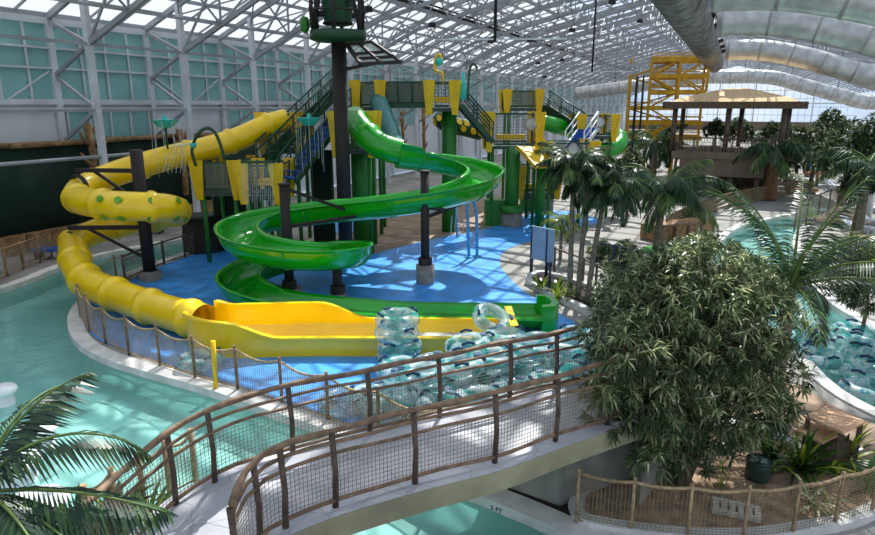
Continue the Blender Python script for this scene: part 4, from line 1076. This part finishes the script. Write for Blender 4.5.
# ---------------------------------------------------------------- plants
RP_=random.Random(5)
def rdir(rnd,zlo=-1,zhi=1):
    a=rnd.uniform(0,2*PI); z=rnd.uniform(zlo,zhi); s=math.sqrt(max(0,1-z*z)); return Vector((s*math.cos(a),s*math.sin(a),z))
def frond(mb,base,az,elev,L,drop,ll,n=22,w=.03,mi=(0,1),rw=.02,hang=.55,rnd=RP_,stem=None):
    """pinnate palm leaf: curved rachis with drooping leaflets both sides"""
    base=pv(base); d=Vector((math.cos(az),math.sin(az),0)); pts=[]
    for i in range(n+1):
        t=i/n; e=elev-drop*t
        pts.append((pts[-1] if pts else base)+ (d*math.cos(e)+Vector((0,0,math.sin(e))))*(L/n) if i else base)
    (stem or mb).cur=0 if stem else 2
    (stem or mb).tube(pts,[rw*(1-.75*i/n) for i in range(n+1)],5)
    side=Vector((-d.y,d.x,0))
    for i in range(3,n+1):
        t=i/n; tg=(pts[i]-pts[i-1]).normalized(); nn=side.cross(tg)
        l=ll*(math.sin(PI*min(1,.12+t*.85))**.6)*rnd.uniform(.88,1.08)
        for s in (-1,1):
            for h in (0,.5):
                p=pts[i].lerp(pts[i-1],h); mb.cur=mi[0] if rnd.random()<.6 else mi[1]
                dd=(side*s*(1-.35*t)+tg*(.45+.5*t)-Vector((0,0,hang*rnd.uniform(.5,1.1)))+nn*.15)
                mb.leaf(p,dd,l,w,.22,up=nn)
def palm(name,loc,label,h,crown,nf,L,ll,stems=1,tr=.12,mats=('palm1','palm2','palm3'),spread=.35,group=None,w=.045,n=20,elev=(1.25,.0),drop=(1.2,1.9),hang=.55,tm='palmtrunk',lean=(0,0),seed=1,offs=None):
    rnd=random.Random(seed); loc=pv(loc); t=thing(name,label,'palm tree',loc,group)
    for s in range(stems):
        o=Vector(offs[s]) if offs else Vector((0,0,0)); 
        top=loc+Vector((o.x*2.2+lean[0],o.y*2.2+lean[1],h*(1-.08*s)))
        tp=[loc+o,loc+o*1.3+Vector((lean[0]*.2,lean[1]*.2,h*.35)),loc+o*1.7+Vector((lean[0]*.6,lean[1]*.6,h*.7)),top]
        mb=MB(); q=smooth(tp,5); mb.tube(q,[tr*(1.15-.35*i/(len(q)-1))*(1.07 if i%2 else 1) for i in range(len(q))],9); mb.build('trunk',tm,t)
        for k in range(nf):
            f=k/max(1,nf-1); az=2.399*k+rnd.uniform(-.2,.2)+s; e=elev[0]+(elev[1]-elev[0])*f
            fr=MB(); frond(fr,top+Vector((0,0,-.05)),az,e+rnd.uniform(-.1,.1),L*rnd.uniform(.85,1.1),rnd.uniform(*drop),ll,n,w,(0,1) if k%3 else (0,2),rw=.022*L/1.5,hang=hang,rnd=rnd)
            for i,m_ in enumerate(fr.mi): pass
            fr.build('frond',list(mats),t)
    return t
# --- big bushy tree in the right foreground
def bushtree(loc,label,lobes,ncl,per,L,w,mats,trunks,seed=3,name='bushy_tree',tm='bark',tr=.07,z0=.4,hang=.4):
    rnd=random.Random(seed); t=thing(name,label,'tree',loc); loc=pv(loc)
    tot=sum(b[3]**2 for b in lobes); fol=MB(); br=MB()
    for (x,y,z,r) in lobes:
        c=Vector((x,y,z)); k=int(ncl*r*r/tot)
        for i in range(k):
            d=rdir(rnd,-.75,1); rad=r*(rnd.uniform(.82,1.06) if rnd.random()<.8 else rnd.uniform(.45,.85)); p=c+Vector((d.x,d.y,d.z*.92))*rad
            if p.z<z0: continue
            ax=(d*.8+Vector((0,0,.25))+rdir(rnd)*.35).normalized()
            base=0 if rnd.random()<.6 else 1
            for q in range(per):
                fol.cur=base if rnd.random()<.75 else (2 if d.z>-.1 and rnd.random()<.7 else 1)  # third tone kept to upper sides, sunlit highlights put into leaf colour
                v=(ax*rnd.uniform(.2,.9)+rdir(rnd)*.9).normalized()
                v.z-=hang*rnd.random()
                fol.leaf(p+ax*rnd.uniform(-.08,.08),v,L*rnd.uniform(.75,1.2),w,.25)
            if i%6==0: br.tube([c+d*rad*.15,p],[.02,.006],4,False)
    fol.build('foliage',mats,t)
    for (dx,dy,ex,ey,hz) in trunks:
        mb=MB(); p=loc+Vector((dx,dy,0)); e=Vector((loc.x+ex,loc.y+ey,loc.z+hz)); mb.tube(smooth([p,p.lerp(e,.4)+Vector((.05,.03,.1)),e],5),[tr*(1-.05*i) for i in range(11)],8); mb.build('trunk',tm,t)
    br.build('twigs',tm,t); t.children[-1]['kind']='stuff'
    return t
tb=G(680,484,.08)
def lob(px,py,Y,r): 
    p=at(px,py,Y); return (p.x,p.y,p.z,r)
lobes=[lob(692,330,10.8,1.25),lob(650,335,10.5,.85),lob(740,320,11.2,.95),lob(700,280,11.2,.85),lob(650,395,9.9,.75),lob(715,395,10.2,.95),lob(760,370,10.9,.75),lob(635,300,10.9,.55),lob(668,275,11.2,.5),lob(745,285,11.6,.6),lob(770,405,10.5,.45),lob(668,430,9.8,.5),lob(622,385,10.0,.4),lob(628,350,9.4,.45),lob(608,385,9.6,.4),lob(612,335,10.0,.45),lob(612,415,9.5,.35),lob(652,452,9.5,.34),lob(690,455,9.9,.38),lob(725,430,10.0,.45)]
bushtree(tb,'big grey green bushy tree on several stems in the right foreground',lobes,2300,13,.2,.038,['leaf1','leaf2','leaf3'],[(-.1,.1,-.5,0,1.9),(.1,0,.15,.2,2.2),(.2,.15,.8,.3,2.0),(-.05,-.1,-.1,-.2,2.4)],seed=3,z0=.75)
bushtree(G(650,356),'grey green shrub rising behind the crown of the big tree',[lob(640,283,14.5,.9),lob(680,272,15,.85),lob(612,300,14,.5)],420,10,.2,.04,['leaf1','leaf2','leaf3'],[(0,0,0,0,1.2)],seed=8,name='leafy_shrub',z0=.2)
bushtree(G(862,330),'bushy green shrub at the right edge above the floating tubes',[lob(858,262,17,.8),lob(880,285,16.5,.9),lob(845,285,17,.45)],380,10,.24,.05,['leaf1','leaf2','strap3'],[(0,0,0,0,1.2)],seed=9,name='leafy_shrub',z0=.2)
# --- foreground palm, lower left
pc=at(-18,492,4.6)
t=thing('feather_palm','dark feathery palm reaching in at the lower left corner','palm tree',(pc.x,pc.y,0.06))
mb=MB(); mb.tube([Vector((pc.x,pc.y,.05)),Vector((pc.x+.05,pc.y,pc.z*.5)),pc],[.14,.12,.1],10); mb.build('trunk','palmtrunk',t)
for (az,e,L,dr,ll) in ((.3,1.15,1.5,2.0,.42),(.02,.12,1.5,.5,.46),(-.35,.0,1.2,.6,.42),(.9,1.3,1.25,1.2,.4),(-.12,-.3,1.25,.4,.42),(-.6,.3,1.0,1.0,.4),(1.4,1.2,1.2,1.4,.4),(2.4,.9,1.3,1.3,.4),(3.4,.7,1.3,1.2,.4),(4.3,.4,1.2,1.0,.4),(5.2,.1,1.0,.7,.4)):
    fr=MB(); frond(fr,pc,az,e,L,dr,ll*1.05,20,.036,(0,1),.02,.35,random.Random(int(az*50)+9)); fr.build('frond',['palm2','palm1','palm3'],t)
# --- palms
p=G(578,300,.1)
palm('stemmed_palm',p,'palm with three slim leaning stems beside the sign at the curved walk',4.8,0,26,1.5,.5,3,.085,('palm2','palm1','palm3'),seed=4,offs=[(-.28,.05,0),(0,.05,0),(.3,-.1,0)],lean=(.25,.2),w=.05,n=22,hang=.7,drop=(1.2,2.1))
p=G(655,262,.05)
palm('feather_palm',p,'broad feathery palm arching over the brown planter beside the far stream',3.0,0,22,2.9,.8,1,.16,('palm1','palm2','palm3'),seed=6,w=.05,n=30,hang=.9,elev=(1.3,.25),drop=(1.3,1.9),lean=(.3,.5))
p=at(785,330,13.2); p.z=.05
palm('feather_palm',p,'tall fronded palm behind the big bushy tree, in front of the stream',3.0,0,17,2.7,.6,1,.13,('palm2','palm1','palm3'),seed=7,w=.04,n=22,hang=.4,elev=(1.5,.25),drop=(.6,1.2))
p=G(769,200,.02)
palm('shaggy_palm',p,'palm with a thick shaggy trunk in the middle of the far garden',3.7,0,16,3.0,1.0,1,.42,('palm1','palm2','palm3'),seed=9,w=.12,n=16,tm='fibre',hang=.8,elev=(1.2,.1),drop=(1.4,1.9))
p=G(652,190,.02)
palm('garden_palm',p,'palm half hidden behind the palms left of the terrace building',4.0,0,12,3.0,1.0,1,.22,('palm2','palm1','palm3'),seed=10,w=.12,n=14,hang=.8)
p=G(858,236,.02)
palm('garden_palm',p,'palm at the right edge hanging fronds over the pale rocks',3.9,0,14,2.8,.9,1,.18,('palm2','palm1','palm3'),seed=12,w=.09,n=16,hang=.9,elev=(1.0,-.1),drop=(1.3,1.8))
p=G(560,262,.02)
palm('small_palm',p,'small yellowish feathery palm below the low front platform',1.9,0,11,1.1,.4,1,.07,('strap3','palm1','palm3'),seed=14,w=.05,n=14,hang=.6)
p=G(612,262,.06)
palm('small_palm',p,'small arching palm beside the blue topped railing',.7,0,10,.9,.35,1,.06,('palm1','palm2','palm3'),seed=15,w=.05,n=12,hang=.5)
# far trees on the right and behind
def fartree(px,py,Y,rpx,label,hb=None,mats=('leaf2','palm2','leaf1'),seed=1,ncl=240,name='garden_tree',group='trees of the far garden'):
    c=at(px,py,Y); r=rpx*Y/640; rnd=random.Random(seed)
    t=thing(name,label,'tree',(c.x,c.y,.02),group)
    mb=MB(); mb.tube([Vector((c.x,c.y,.02)),Vector((c.x+.1,c.y,c.z*.6)),c],[.18,.14,.08],8); mb.build('trunk','bark',t)
    fol=MB()
    for (ox,oy,oz,s) in ((0,0,0,1),(-.7,.1,-.25,.65),(.7,0,-.2,.7),(.1,.2,.5,.6),(-.3,-.4,.2,.6)):
        for i in range(int(ncl*s*s/2.6)):
            d=rdir(rnd,-.8,1); p=c+Vector((ox,oy,oz))*r+d*r*s*.8*rnd.uniform(.7,1.05)
            if p.z<.3: continue
            for q in range(7):
                fol.cur=rnd.choice((0,0,1,2)); v=(d+rdir(rnd)*1.0).normalized(); v.z-=.35; fol.leaf(p,v,.12*r+.22,.05*r+.06,.3)
    fol.build('foliage',list(mats),t); return t
ft=[(848,150,40,30,'dark spreading tree at the right edge of the far garden'),(815,148,48,26,'dark leafy tree below the long glazed end wall, right of the poster'),(872,140,38,24,'tree cut by the right picture edge behind the sunlit loungers'),(790,140,56,16,'rounded tree behind the poster post'),(738,130,62,13,'bushy tree under the right half of the straw roof'),(830,125,58,16,'tree top against the glazed end wall near the low duct'),(772,132,60,10,'small tree just right of the terrace posts'),(862,180,34,16,'low dark tree beside the white loungers'),(600,160,56,14,'tree behind the far right play platform'),(652,140,70,14,'leafy tree at the foot of the yellow tower, left side'),(630,165,50,16,'tree between the play tower and the yellow tower'),(676,150,64,13,'tree at the foot of the yellow tower, right side'),(716,128,58,9,'small tree behind the left terrace posts')]
for i,(x,y,Y,r,lb) in enumerate(ft): fartree(x,y,Y,r,lb,seed=20+i)
# strap-leaved plants
def strap(loc,label,n,L,w,mats=('strap1','strap2','strap3'),seed=1,group=None,name='strap_leaf_plant',up=.5):
    rnd=random.Random(seed); loc=pv(loc); t=thing(name,label,'plant',loc,group)
    for i in range(n):
        mb=MB(); mb.cur=0 if rnd.random()<.55 else (1 if rnd.random()<.7 else 2)
        az=rnd.uniform(0,2*PI); e=rnd.uniform(.25,1.35); l=L*rnd.uniform(.7,1.1); p=loc+Vector((rnd.uniform(-.06,.06),rnd.uniform(-.06,.06),0)); d=Vector((math.cos(az),math.sin(az),0)); s=Vector((-d.y,d.x,0)); prev=None; k=6
        for j in range(k+1):
            f=j/k; a=e-1.5*f*f*(1-e/2.2); ww=w*(math.sin(PI*(.12+.86*f))**.7)*(.55 if j==k else 1)
            if j==k: ww=.004
            n0=len(mb.v); mb.v+=[tuple(p-s*ww/2),tuple(p+s*ww/2+Vector((0,0,-.0)))]
            if j: mb.face((n0-2,n0-1,n0+1,n0),True)
            p=p+(d*math.cos(a)+Vector((0,0,math.sin(a))))*(l/k)
        mb.build('leaf',list(mats),t)
    return t
strap(G(800,470,.08),'large strap leaved plant in front of the timber shelter',48,1.15,.075,('strap1','strap3','strap2'),seed=2)
strap(G(842,462,.08),'strap leaved plant overlapping the right side of the timber shelter',40,1.1,.07,('strap1','strap3','strap2'),seed=3)
strap(G(770,462,.08),'spreading strap leaved plant beside the dark green drum',34,.95,.065,('strap1','strap2','strap3'),seed=4)
strap(G(868,492,.08),'low strap leaved plant at the right end of the woven fence',22,.75,.06,seed=5)
strap(G(812,505,.08),'pale streaked low plant behind the woven fence, right of the stone grating',18,.6,.06,('leaf3','strap1','strap2'),seed=6)
for i,(x,y,lb) in enumerate(((720,448,'tiny yellow green grass tuft highest on the dry soil'),(719,468,'small yellow green grass tuft in the middle of the dry soil'),(722,488,'small grass tuft just behind the woven fence'))):
    strap(G(x,y,.08),lb,14,.28,.022,('strap3','strap1','palm3'),seed=30+i,name='grass_tuft')
for i,(x,y,lb) in enumerate(((541,290,'glossy leafy plant at the front tip of the palm bed'),(556,292,'leafy plant with pale leaves behind the front tip of the palm bed'),(558,300,'yellow green leafy plant beside the slim bollard'),(568,299,'broad yellow green plant left of the palm stems'),(597,312,'dark low plant right of the palm stems'),(612,318,'dark spreading plant along the palm bed kerb'),(628,322,'dark plant at the right end of the palm bed'),(607,305,'dark plant behind the palm bed kerb'))):
    strap(G(x,y,.1),lb,24,.75,.1,('strap3','strap1','strap2') if i<4 else ('strap2','strap2','strap1'),seed=40+i,name='leafy_plant')
for i,(x,y,lb) in enumerate(((118,520,'broad leaved green plant on the near shore under the palm'),(80,545,'leafy plant at the bottom edge left of the bridge railing'),(150,535,'green plant beside the foot of the rear bridge railing'))):
    strap(G(x,y,.06),lb,26,.9,.12,('strap1','strap2','strap3'),seed=60+i,name='leafy_plant')
for i,(x,y,lb) in enumerate(((600,258,'white green shrub near the small arching palm'),(628,262,'pale shrub in front of the green turf'),(705,250,'shrub at the bend of the far stream'),(735,262,'leafy shrub overhanging the stream, left of the tall fronded palm'),(760,285,'leafy shrub on the stream bank behind the big tree'),(690,228,'green shrub at the foot of the terrace wall'),(735,196,'shrub below the terrace next to the shaggy trunk'),(786,182,'shrub at the far end of the stream'))):
    c=G(x,y); rpx=11
    fartree(x,y-8,c.y,rpx,lb,seed=80+i,ncl=110,name='garden_shrub',group='shrubs of the far garden',mats=('leaf1','leaf2','leaf3'))
# ---------------------------------------------------------------- terrace building with straw roof
Yb=48.0
xl,xr=at(669,104,Yb).x,at(796,104,Yb).x; ze=at(735,104,Yb).z; za=at(733,89,Yb+4).z; Dp=8.5
t=thing('straw_roofed_pavilion','open pavilion with a tan straw hip roof on dark posts above the terrace','pavilion',((xl+xr)/2,Yb,3.4))
mb=MB(); x0,x1,y0,y1=xl,xr,Yb,Yb+Dp; xm=(x0+x1)/2+.2; ym=(y0+y1)/2
lv=[(0,1.0),(.25,.80),(.5,.56),(.75,.30),(1.0,.12)]
ring=[]; zz=[0,.36,.60,.86,1.0]
for (f,s),h in zip(lv,zz):
    z=ze+.05+(za-ze)*h
    ring.append([(xm+(x0-xm)*s,ym+(y0-ym)*s,z),(xm+(x1-xm)*s,ym+(y0-ym)*s,z),(xm+(x1-xm)*s,ym+(y1-ym)*s,z),(xm+(x0-xm)*s,ym+(y1-ym)*s,z)])
for a,b in zip(ring[:-1],ring[1:]):
    for k in range(4): mb.quad(a[k],a[(k+1)%4],b[(k+1)%4],b[k])
mb.quad(*ring[-1]); mb.build('thatch','thatch',t)
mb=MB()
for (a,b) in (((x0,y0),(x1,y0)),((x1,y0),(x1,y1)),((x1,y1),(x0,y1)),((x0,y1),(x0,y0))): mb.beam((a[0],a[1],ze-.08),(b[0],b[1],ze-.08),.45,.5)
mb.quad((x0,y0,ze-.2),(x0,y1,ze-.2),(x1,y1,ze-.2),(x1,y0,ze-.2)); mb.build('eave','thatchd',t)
for (x,y) in ((at(677,120,Yb).x,Yb+.4),(at(728,120,Yb).x,Yb+.4),(at(778,120,Yb).x,Yb+.4),(at(782,120,Yb).x,Yb+1.2),(at(677,120,Yb).x,y1-.5),(at(740,120,Yb).x,y1-.5),(at(785,120,Yb).x,y1-.5)):
    mb=MB(); mb.tube([Vector((x,y,3.42)),Vector((x+.03,y,ze-.2))],.19,8); mb.build('post','wooddark',t)
bx0,bx1=at(683,150,Yb).x,at(762,150,Yb).x
PV=t
t=thing('terrace_building','brown rendered terrace building carrying the straw roofed pavilion','building',((bx0+bx1)/2,Yb,0)); PB=t
mb=MB(); mb.box(((bx0+bx1)/2+.7,Yb+4.3,3.15),(bx1-bx0+2.6,8.6,.5)); mb.build('floor_slab','brownwall',t)
mb=MB(); mb.box(((bx0+bx1)/2,Yb+.3,2.35),(bx1-bx0,.4,1.5)); mb.build('front_wall','brownwall',t)
mb=MB(); mb.box((bx0+1.2,Yb+1.2,.95),(2.6,1.8,1.85)); mb.build('side_pier','brownwall',t)
mb=MB(); mb.box(((bx0+bx1)/2+.8,Yb+6.4,1.45),(bx1-bx0-.5,.4,2.85)); mb.build('rear_wall','wooddark',t)
for x in (bx0+3.6,bx1-.4): 
    mb=MB(); mb.cyl((x,Yb+.4,.02),(x,Yb+.4,1.6),.2,.2,8); mb.build('pillar','wooddark',t)
P=[Vector((bx0-.4,Yb+.1,3.42)),Vector((bx1+1.6,Yb+.1,3.42))]; up=Vector((0,0,1.0))
net(P,[p+up for p in P],.2,.018,.33).build('balcony_net','netgrey',t)
mb=MB(); mb.beam(P[0]+up,P[1]+up,.1); mb.build('balcony_rail','wooddark',t)
for k in range(7):
    mb=MB(); c=P[0].lerp(P[1],k/6); mb.cyl(c,c+up,.06,.06,6); mb.build('balcony_post','wooddark',t)
for o in (PV,PB): o.rotation_euler=(0,0,-YAW)
# dark seats and tables in the shade below
for k,(x,y,lb) in enumerate(((728,190,'dark table under the terrace, left'),(741,186,'dark table under the terrace, middle'),(752,192,'dark table under the terrace beside the shaggy palm'))):
    c=G(x,y); t=thing('cafe_table',lb,'table',c)
    mb=MB(); mb.box(c+Vector((0,0,.75)),(1.2,.8,.06)); mb.build('top','dark',t); mb=MB(); mb.cyl(c+Vector((0,0,.02)),c+Vector((0,0,.73)),.06,.06,8); mb.build('leg','dark',t); mb=MB(); mb.cyl(c+Vector((0,0,.01)),c+Vector((0,0,.04)),.35,.35,12); mb.build('base','dark',t)
# brown timber planter under the feathery palm
a=G(660,243); b=G(712,236)
t=thing('brown_planter','brown woven timber planter box behind the green turf','planter',(a+b)/2)
d=(b-a).normalized(); nn=Vector((-d.y,d.x,0)); mb=MB(); A=a; B=b; mb.prism([A,B,B+nn*1.4,A+nn*1.4],.03,.8); mb.build('box','log',t)
for f in (0,.25,.5,.75,1):
    mb=MB(); c=A.lerp(B,f)-nn*.05; mb.beam(c,c+Vector((0,0,.95)),.12); mb.build('upright','wood',t)
mb=MB(); mb.beam(A-nn*.03+Vector((0,0,.85)),B-nn*.03+Vector((0,0,.85)),.16,.12); mb.build('rim','wood',t)
# ---------------------------------------------------------------- yellow stair tower
Yt=62.0
t=thing('yellow_slide_tower','yellow steel slide tower of open decks and braces behind the pavilion','tower',(at(668,150,Yt).x,Yt,0)); YT=t
Xs=[at(x,100,Yt).x for x in (630,650,677,703)]; lev=[at(660,y,Yt).z for y in (59,76,92,108,123,138)]
for yi,yy in enumerate((Yt,Yt+4)):
    for xi,X in enumerate(Xs):
        if xi==3: zb=lev[3]-.0 if False else (lev[2] if yi==0 else .02)
        else: zb=.02
        top=lev[1] if xi==0 else lev[0]
        mb=MB(); mb.beam((X,yy,zb),(X,yy,top+.1),.24,.24,(1,0,0)); mb.build('column','ytower',t)
    for li,z in enumerate(lev):
        if li<3: xa,xb=(Xs[1],Xs[3])
        else: xa,xb=(Xs[0],Xs[3] if li>3 else Xs[2])
        mb=MB(); mb.beam((xa,yy,z),(xb,yy,z),.22,.4); mb.build('deck_beam','ytower',t)
        mb=MB(); mb.beam((xa,yy,z+.55),(xb,yy,z+.55),.09); mb.build('guard_rail','ytower',t)
    for li in range(len(lev)-1):
        a_,b_=(Xs[1],Xs[2]) if li%2 else (Xs[2],Xs[1])
        mb=MB(); mb.beam((a_,yy,lev[li]),(b_,yy,lev[li+1]),.16); mb.build('brace','ytower',t)
        if li<2:
            mb=MB(); mb.beam((Xs[2] if li else Xs[3],yy,lev[li]),(Xs[3] if li else Xs[2],yy,lev[li+1]),.16); mb.build('brace','ytower',t)
for li,z in enumerate(lev[:5]):
    mb=MB(); mb.box(((Xs[1]+Xs[2])/2,Yt+2,z+.0),(Xs[2]-Xs[1],3.8,.12)); mb.build('deck','ytower',t)
for li in range(4):
    mb=MB(); s=1 if li%2 else -1; xc=(Xs[0]+Xs[2])/2
    mb.beam((xc-s*2.2,Yt+1.0,lev[li]-.05),(xc+s*2.2,Yt+1.0,lev[li+1]),.9,.14); mb.build('stair_flight','ytower',t)
for X in Xs[:3]:
    for li in range(len(lev)):
        mb=MB(); mb.beam((X,Yt,lev[li]),(X,Yt+4,lev[li]),.18,.3); mb.build('cross_beam','ytower',t)
YT.rotation_euler=(0,0,-YAW*.7)
b=MB(); X=at(634,100,Yt).x
t=thing('dark_riser','dark vertical pipe pair rising beside the yellow steel tower','pipe',(X,Yt+.6,.02))
mb=MB(); mb.cyl((X,Yt-.5,.02),(X,Yt-.5,lev[1]),.13,.13,8); mb.build('pipe','dark',t); mb=MB(); mb.cyl((X+.6,Yt-.5,.02),(X+.6,Yt-.5,lev[1]),.1,.1,8); mb.build('pipe','dark',t)
# tan band of wave shaped slide around
# ---------------------------------------------------------------- far right deck
q=G(842,222); t=thing('rock_pile','pale tan rounded boulder pile on the sunlit far deck','rock',q)
for k,(dx,dy,r,h) in enumerate(((0,0,1.0,.9),(-1.0,.2,.7,.35),(.9,.1,.75,.5),(.3,-.5,.6,.3))):
    mb=MB(); mb.lathe(q+Vector((dx,dy,.0)),[(r,.01),(r*1.02,h*.3),(r*.8,h*.75),(r*.4,h*.98),(.02,h)],11); mb.build('boulder','rock',t)
def lounger():
    t=thing('sun_lounger','', 'sun lounger')
    mb=MB(); mb.plate([(-.32,-.9,.32),(.32,-.9,.32),(.32,.35,.32),(-.32,.35,.32)],.07,(0,0,1)); mb.build('seat','whitep',t)
    mb=MB(); mb.plate([(-.32,.35,.33),(.32,.35,.33),(.32,.95,.8),(-.32,.95,.8)],.06,(0,-.5,1)); mb.build('backrest','whitep',t)
    for x in (-.27,.27):
        for y in (-.75,.5):
            mb=MB(); mb.beam((x,y,.0),(x,y,.33),.06); mb.build('leg','whitep',t)
    return t
lp=None
for k,(x,y,lb) in enumerate(((856,232,'white sun lounger nearest the pale rocks'),(872,226,'white sun lounger at the right edge behind the pale rocks'),(866,212,'white sun lounger under the hanging palm at the right edge'),(838,190,'white sun lounger far back beyond the stream bend'),(852,186,'white sun lounger far back in the row by the dark trees'),(866,182,'white sun lounger at the far right end of the row'),(824,186,'white sun lounger at the left end of the far row'))):
    if lp is None: o=lp=lounger()
    else: o=copy_tree(lp)
    o.location=G(x,y)+Vector((0,0,.01)); o.rotation_euler=(0,0,.5+.1*k); tag(o,lb,'sun lounger','white sun loungers')
q=G(868,262); t=thing('towel_cabinet','dark cabinet on the right deck near the palm','cabinet',q)
mb=MB(); mb.box(q+Vector((0,0,.55)),(1.3,.8,1.08)); mb.build('body','dark',t); mb=MB(); mb.box(q+Vector((0,0,1.12)),(1.4,.9,.06)); mb.build('top','wood',t)
q=G(816,186); t=thing('poster_board','blue and orange poster hung on a post in the far garden','poster',q)
mb=MB(); mb.cyl(q,q+Vector((0,0,4.2)),.12,.12,8); mb.build('post','log',t)
Yq=q.y-.2; a=at(811,154,Yq); b=at(820,170,Yq)
mb=MB(); mb.plate([(a.x,Yq,b.z),(b.x,Yq,b.z),(b.x,Yq,a.z),(a.x,Yq,a.z)],.06,(0,1,0)); mb.build('board','postercol',t)
for f0,f1 in ((.05,.2),(.45,.58),(.8,.9)):
    mb=MB(); z0=b.z+(a.z-b.z)*f0; z1=b.z+(a.z-b.z)*f1; mb.plate([(a.x+.1,Yq-.02,z0),(b.x-.1,Yq-.02,z0),(b.x-.1,Yq-.02,z1),(a.x+.1,Yq-.02,z1)],.02,(0,1,0)); mb.build('print_band','orange' if f0>.3 else 'whitep',t)
# brown post line in the far background
for k,(x,y,lb) in enumerate(((808,196,'brown cushioned bench at the far end of the stream'),(822,178,'brown cushioned bench behind the far white loungers'),(780,176,'brown bench behind the shrub at the stream end'))):
    c=G(x,y)+Vector((0,1.0,0)); t=thing('brown_bench',lb,'bench',c)
    mb=MB(); mb.box(c+Vector((0,0,.35)),(2.2,.8,.3)); mb.build('seat','log',t); mb=MB(); mb.box(c+Vector((0,.4,.7)),(2.2,.15,.7)); mb.build('backrest','wooddark',t)
    for s in (-1,1):
        mb=MB(); mb.box(c+Vector((s*.9,0,.1)),(.15,.6,.19)); mb.build('leg','wooddark',t)
# white umbrellas/posts seen at right
for k,(x,y0,y1,Y,lb) in enumerate(((864,155,178,40,'white leaning post among the dark trees at the right'),(873,160,178,39,'white post at the right picture edge'))):
    b=at(x,y1+14,Y); b.z=0; tpp=at(x+4,y0,Y); o=MB(); o.tube([b,tpp],.16,8); oo=recenter(o.build('white_post','whitep')); tag(oo,lb,'post','white posts')
# things on the left far shore
for k,(x,y,lb) in enumerate(((140,236,'blue covered lounger pair behind the yellow coil, on the far shore'),(47,262,'blue edged low bench by the tan fence on the far left shore'))):
    c=G(x,y)+Vector((0,.8,0)); t=thing('shore_bench',lb,'bench',c)
    mb=MB(); mb.box(c+Vector((0,0,.42)),(1.9,.7,.1)); mb.build('seat','stepblue',t)
    for s in (-1,1):
        mb=MB(); mb.box(c+Vector((s*.8,0,.19)),(.1,.6,.36)); mb.build('leg','dark',t)
# ---------------------------------------------------------------- light, sky, camera
w=bpy.data.worlds.new('sky'); SC.world=w; w.use_nodes=True; nt=w.node_tree; L=nt.links.new
bg=nt.nodes['Background']; tc=nt.nodes.new('ShaderNodeTexCoord'); n=nt.nodes.new('ShaderNodeTexNoise')
n.inputs['Scale'].default_value=3.2; n.inputs['Detail'].default_value=5; L(tc.outputs['Generated'],n.inputs['Vector'])
mr=nt.nodes.new('ShaderNodeMapRange'); mr.inputs[1].default_value=.42; mr.inputs[2].default_value=.6; L(n.outputs['Fac'],mr.inputs[0])
mx=nt.nodes.new('ShaderNodeMix'); mx.data_type='RGBA'; mx.inputs[6].default_value=(.42,.62,.92,1); mx.inputs[7].default_value=(.93,.95,1,1)
L(mr.outputs[0],mx.inputs[0]); L(mx.outputs[2],bg.inputs[0]); bg.inputs[1].default_value=SKY
sl=bpy.data.lights.new('sun','SUN'); sl.energy=SUN; sl.angle=math.radians(.6); sl.color=(1,.97,.92)
so=bpy.data.objects.new('sun',sl); COL.objects.link(so)
so.rotation_euler=Vector((.9,3.1,4.3)).to_track_quat('Z','Y').to_euler(); so.location=(8,30,40)
cd=bpy.data.cameras.new('camera'); cam=bpy.data.objects.new('camera',cd); COL.objects.link(cam)
cam.location=(0,0,H); cam.rotation_euler=(PI/2-PITCH,0,0); cd.sensor_width=36; cd.lens=F/875*36; cd.clip_end=400
SC.camera=cam
SC.view_settings.view_transform='Standard'; SC.view_settings.look='None'; SC.view_settings.exposure=EXPO; SC.view_settings.gamma=1
SC.view_settings.use_curve_mapping=False
SC.cycles.use_denoising=True; SC.cycles.max_bounces=8; SC.cycles.diffuse_bounces=3; SC.cycles.transparent_max_bounces=24; SC.cycles.sample_clamp_indirect=4
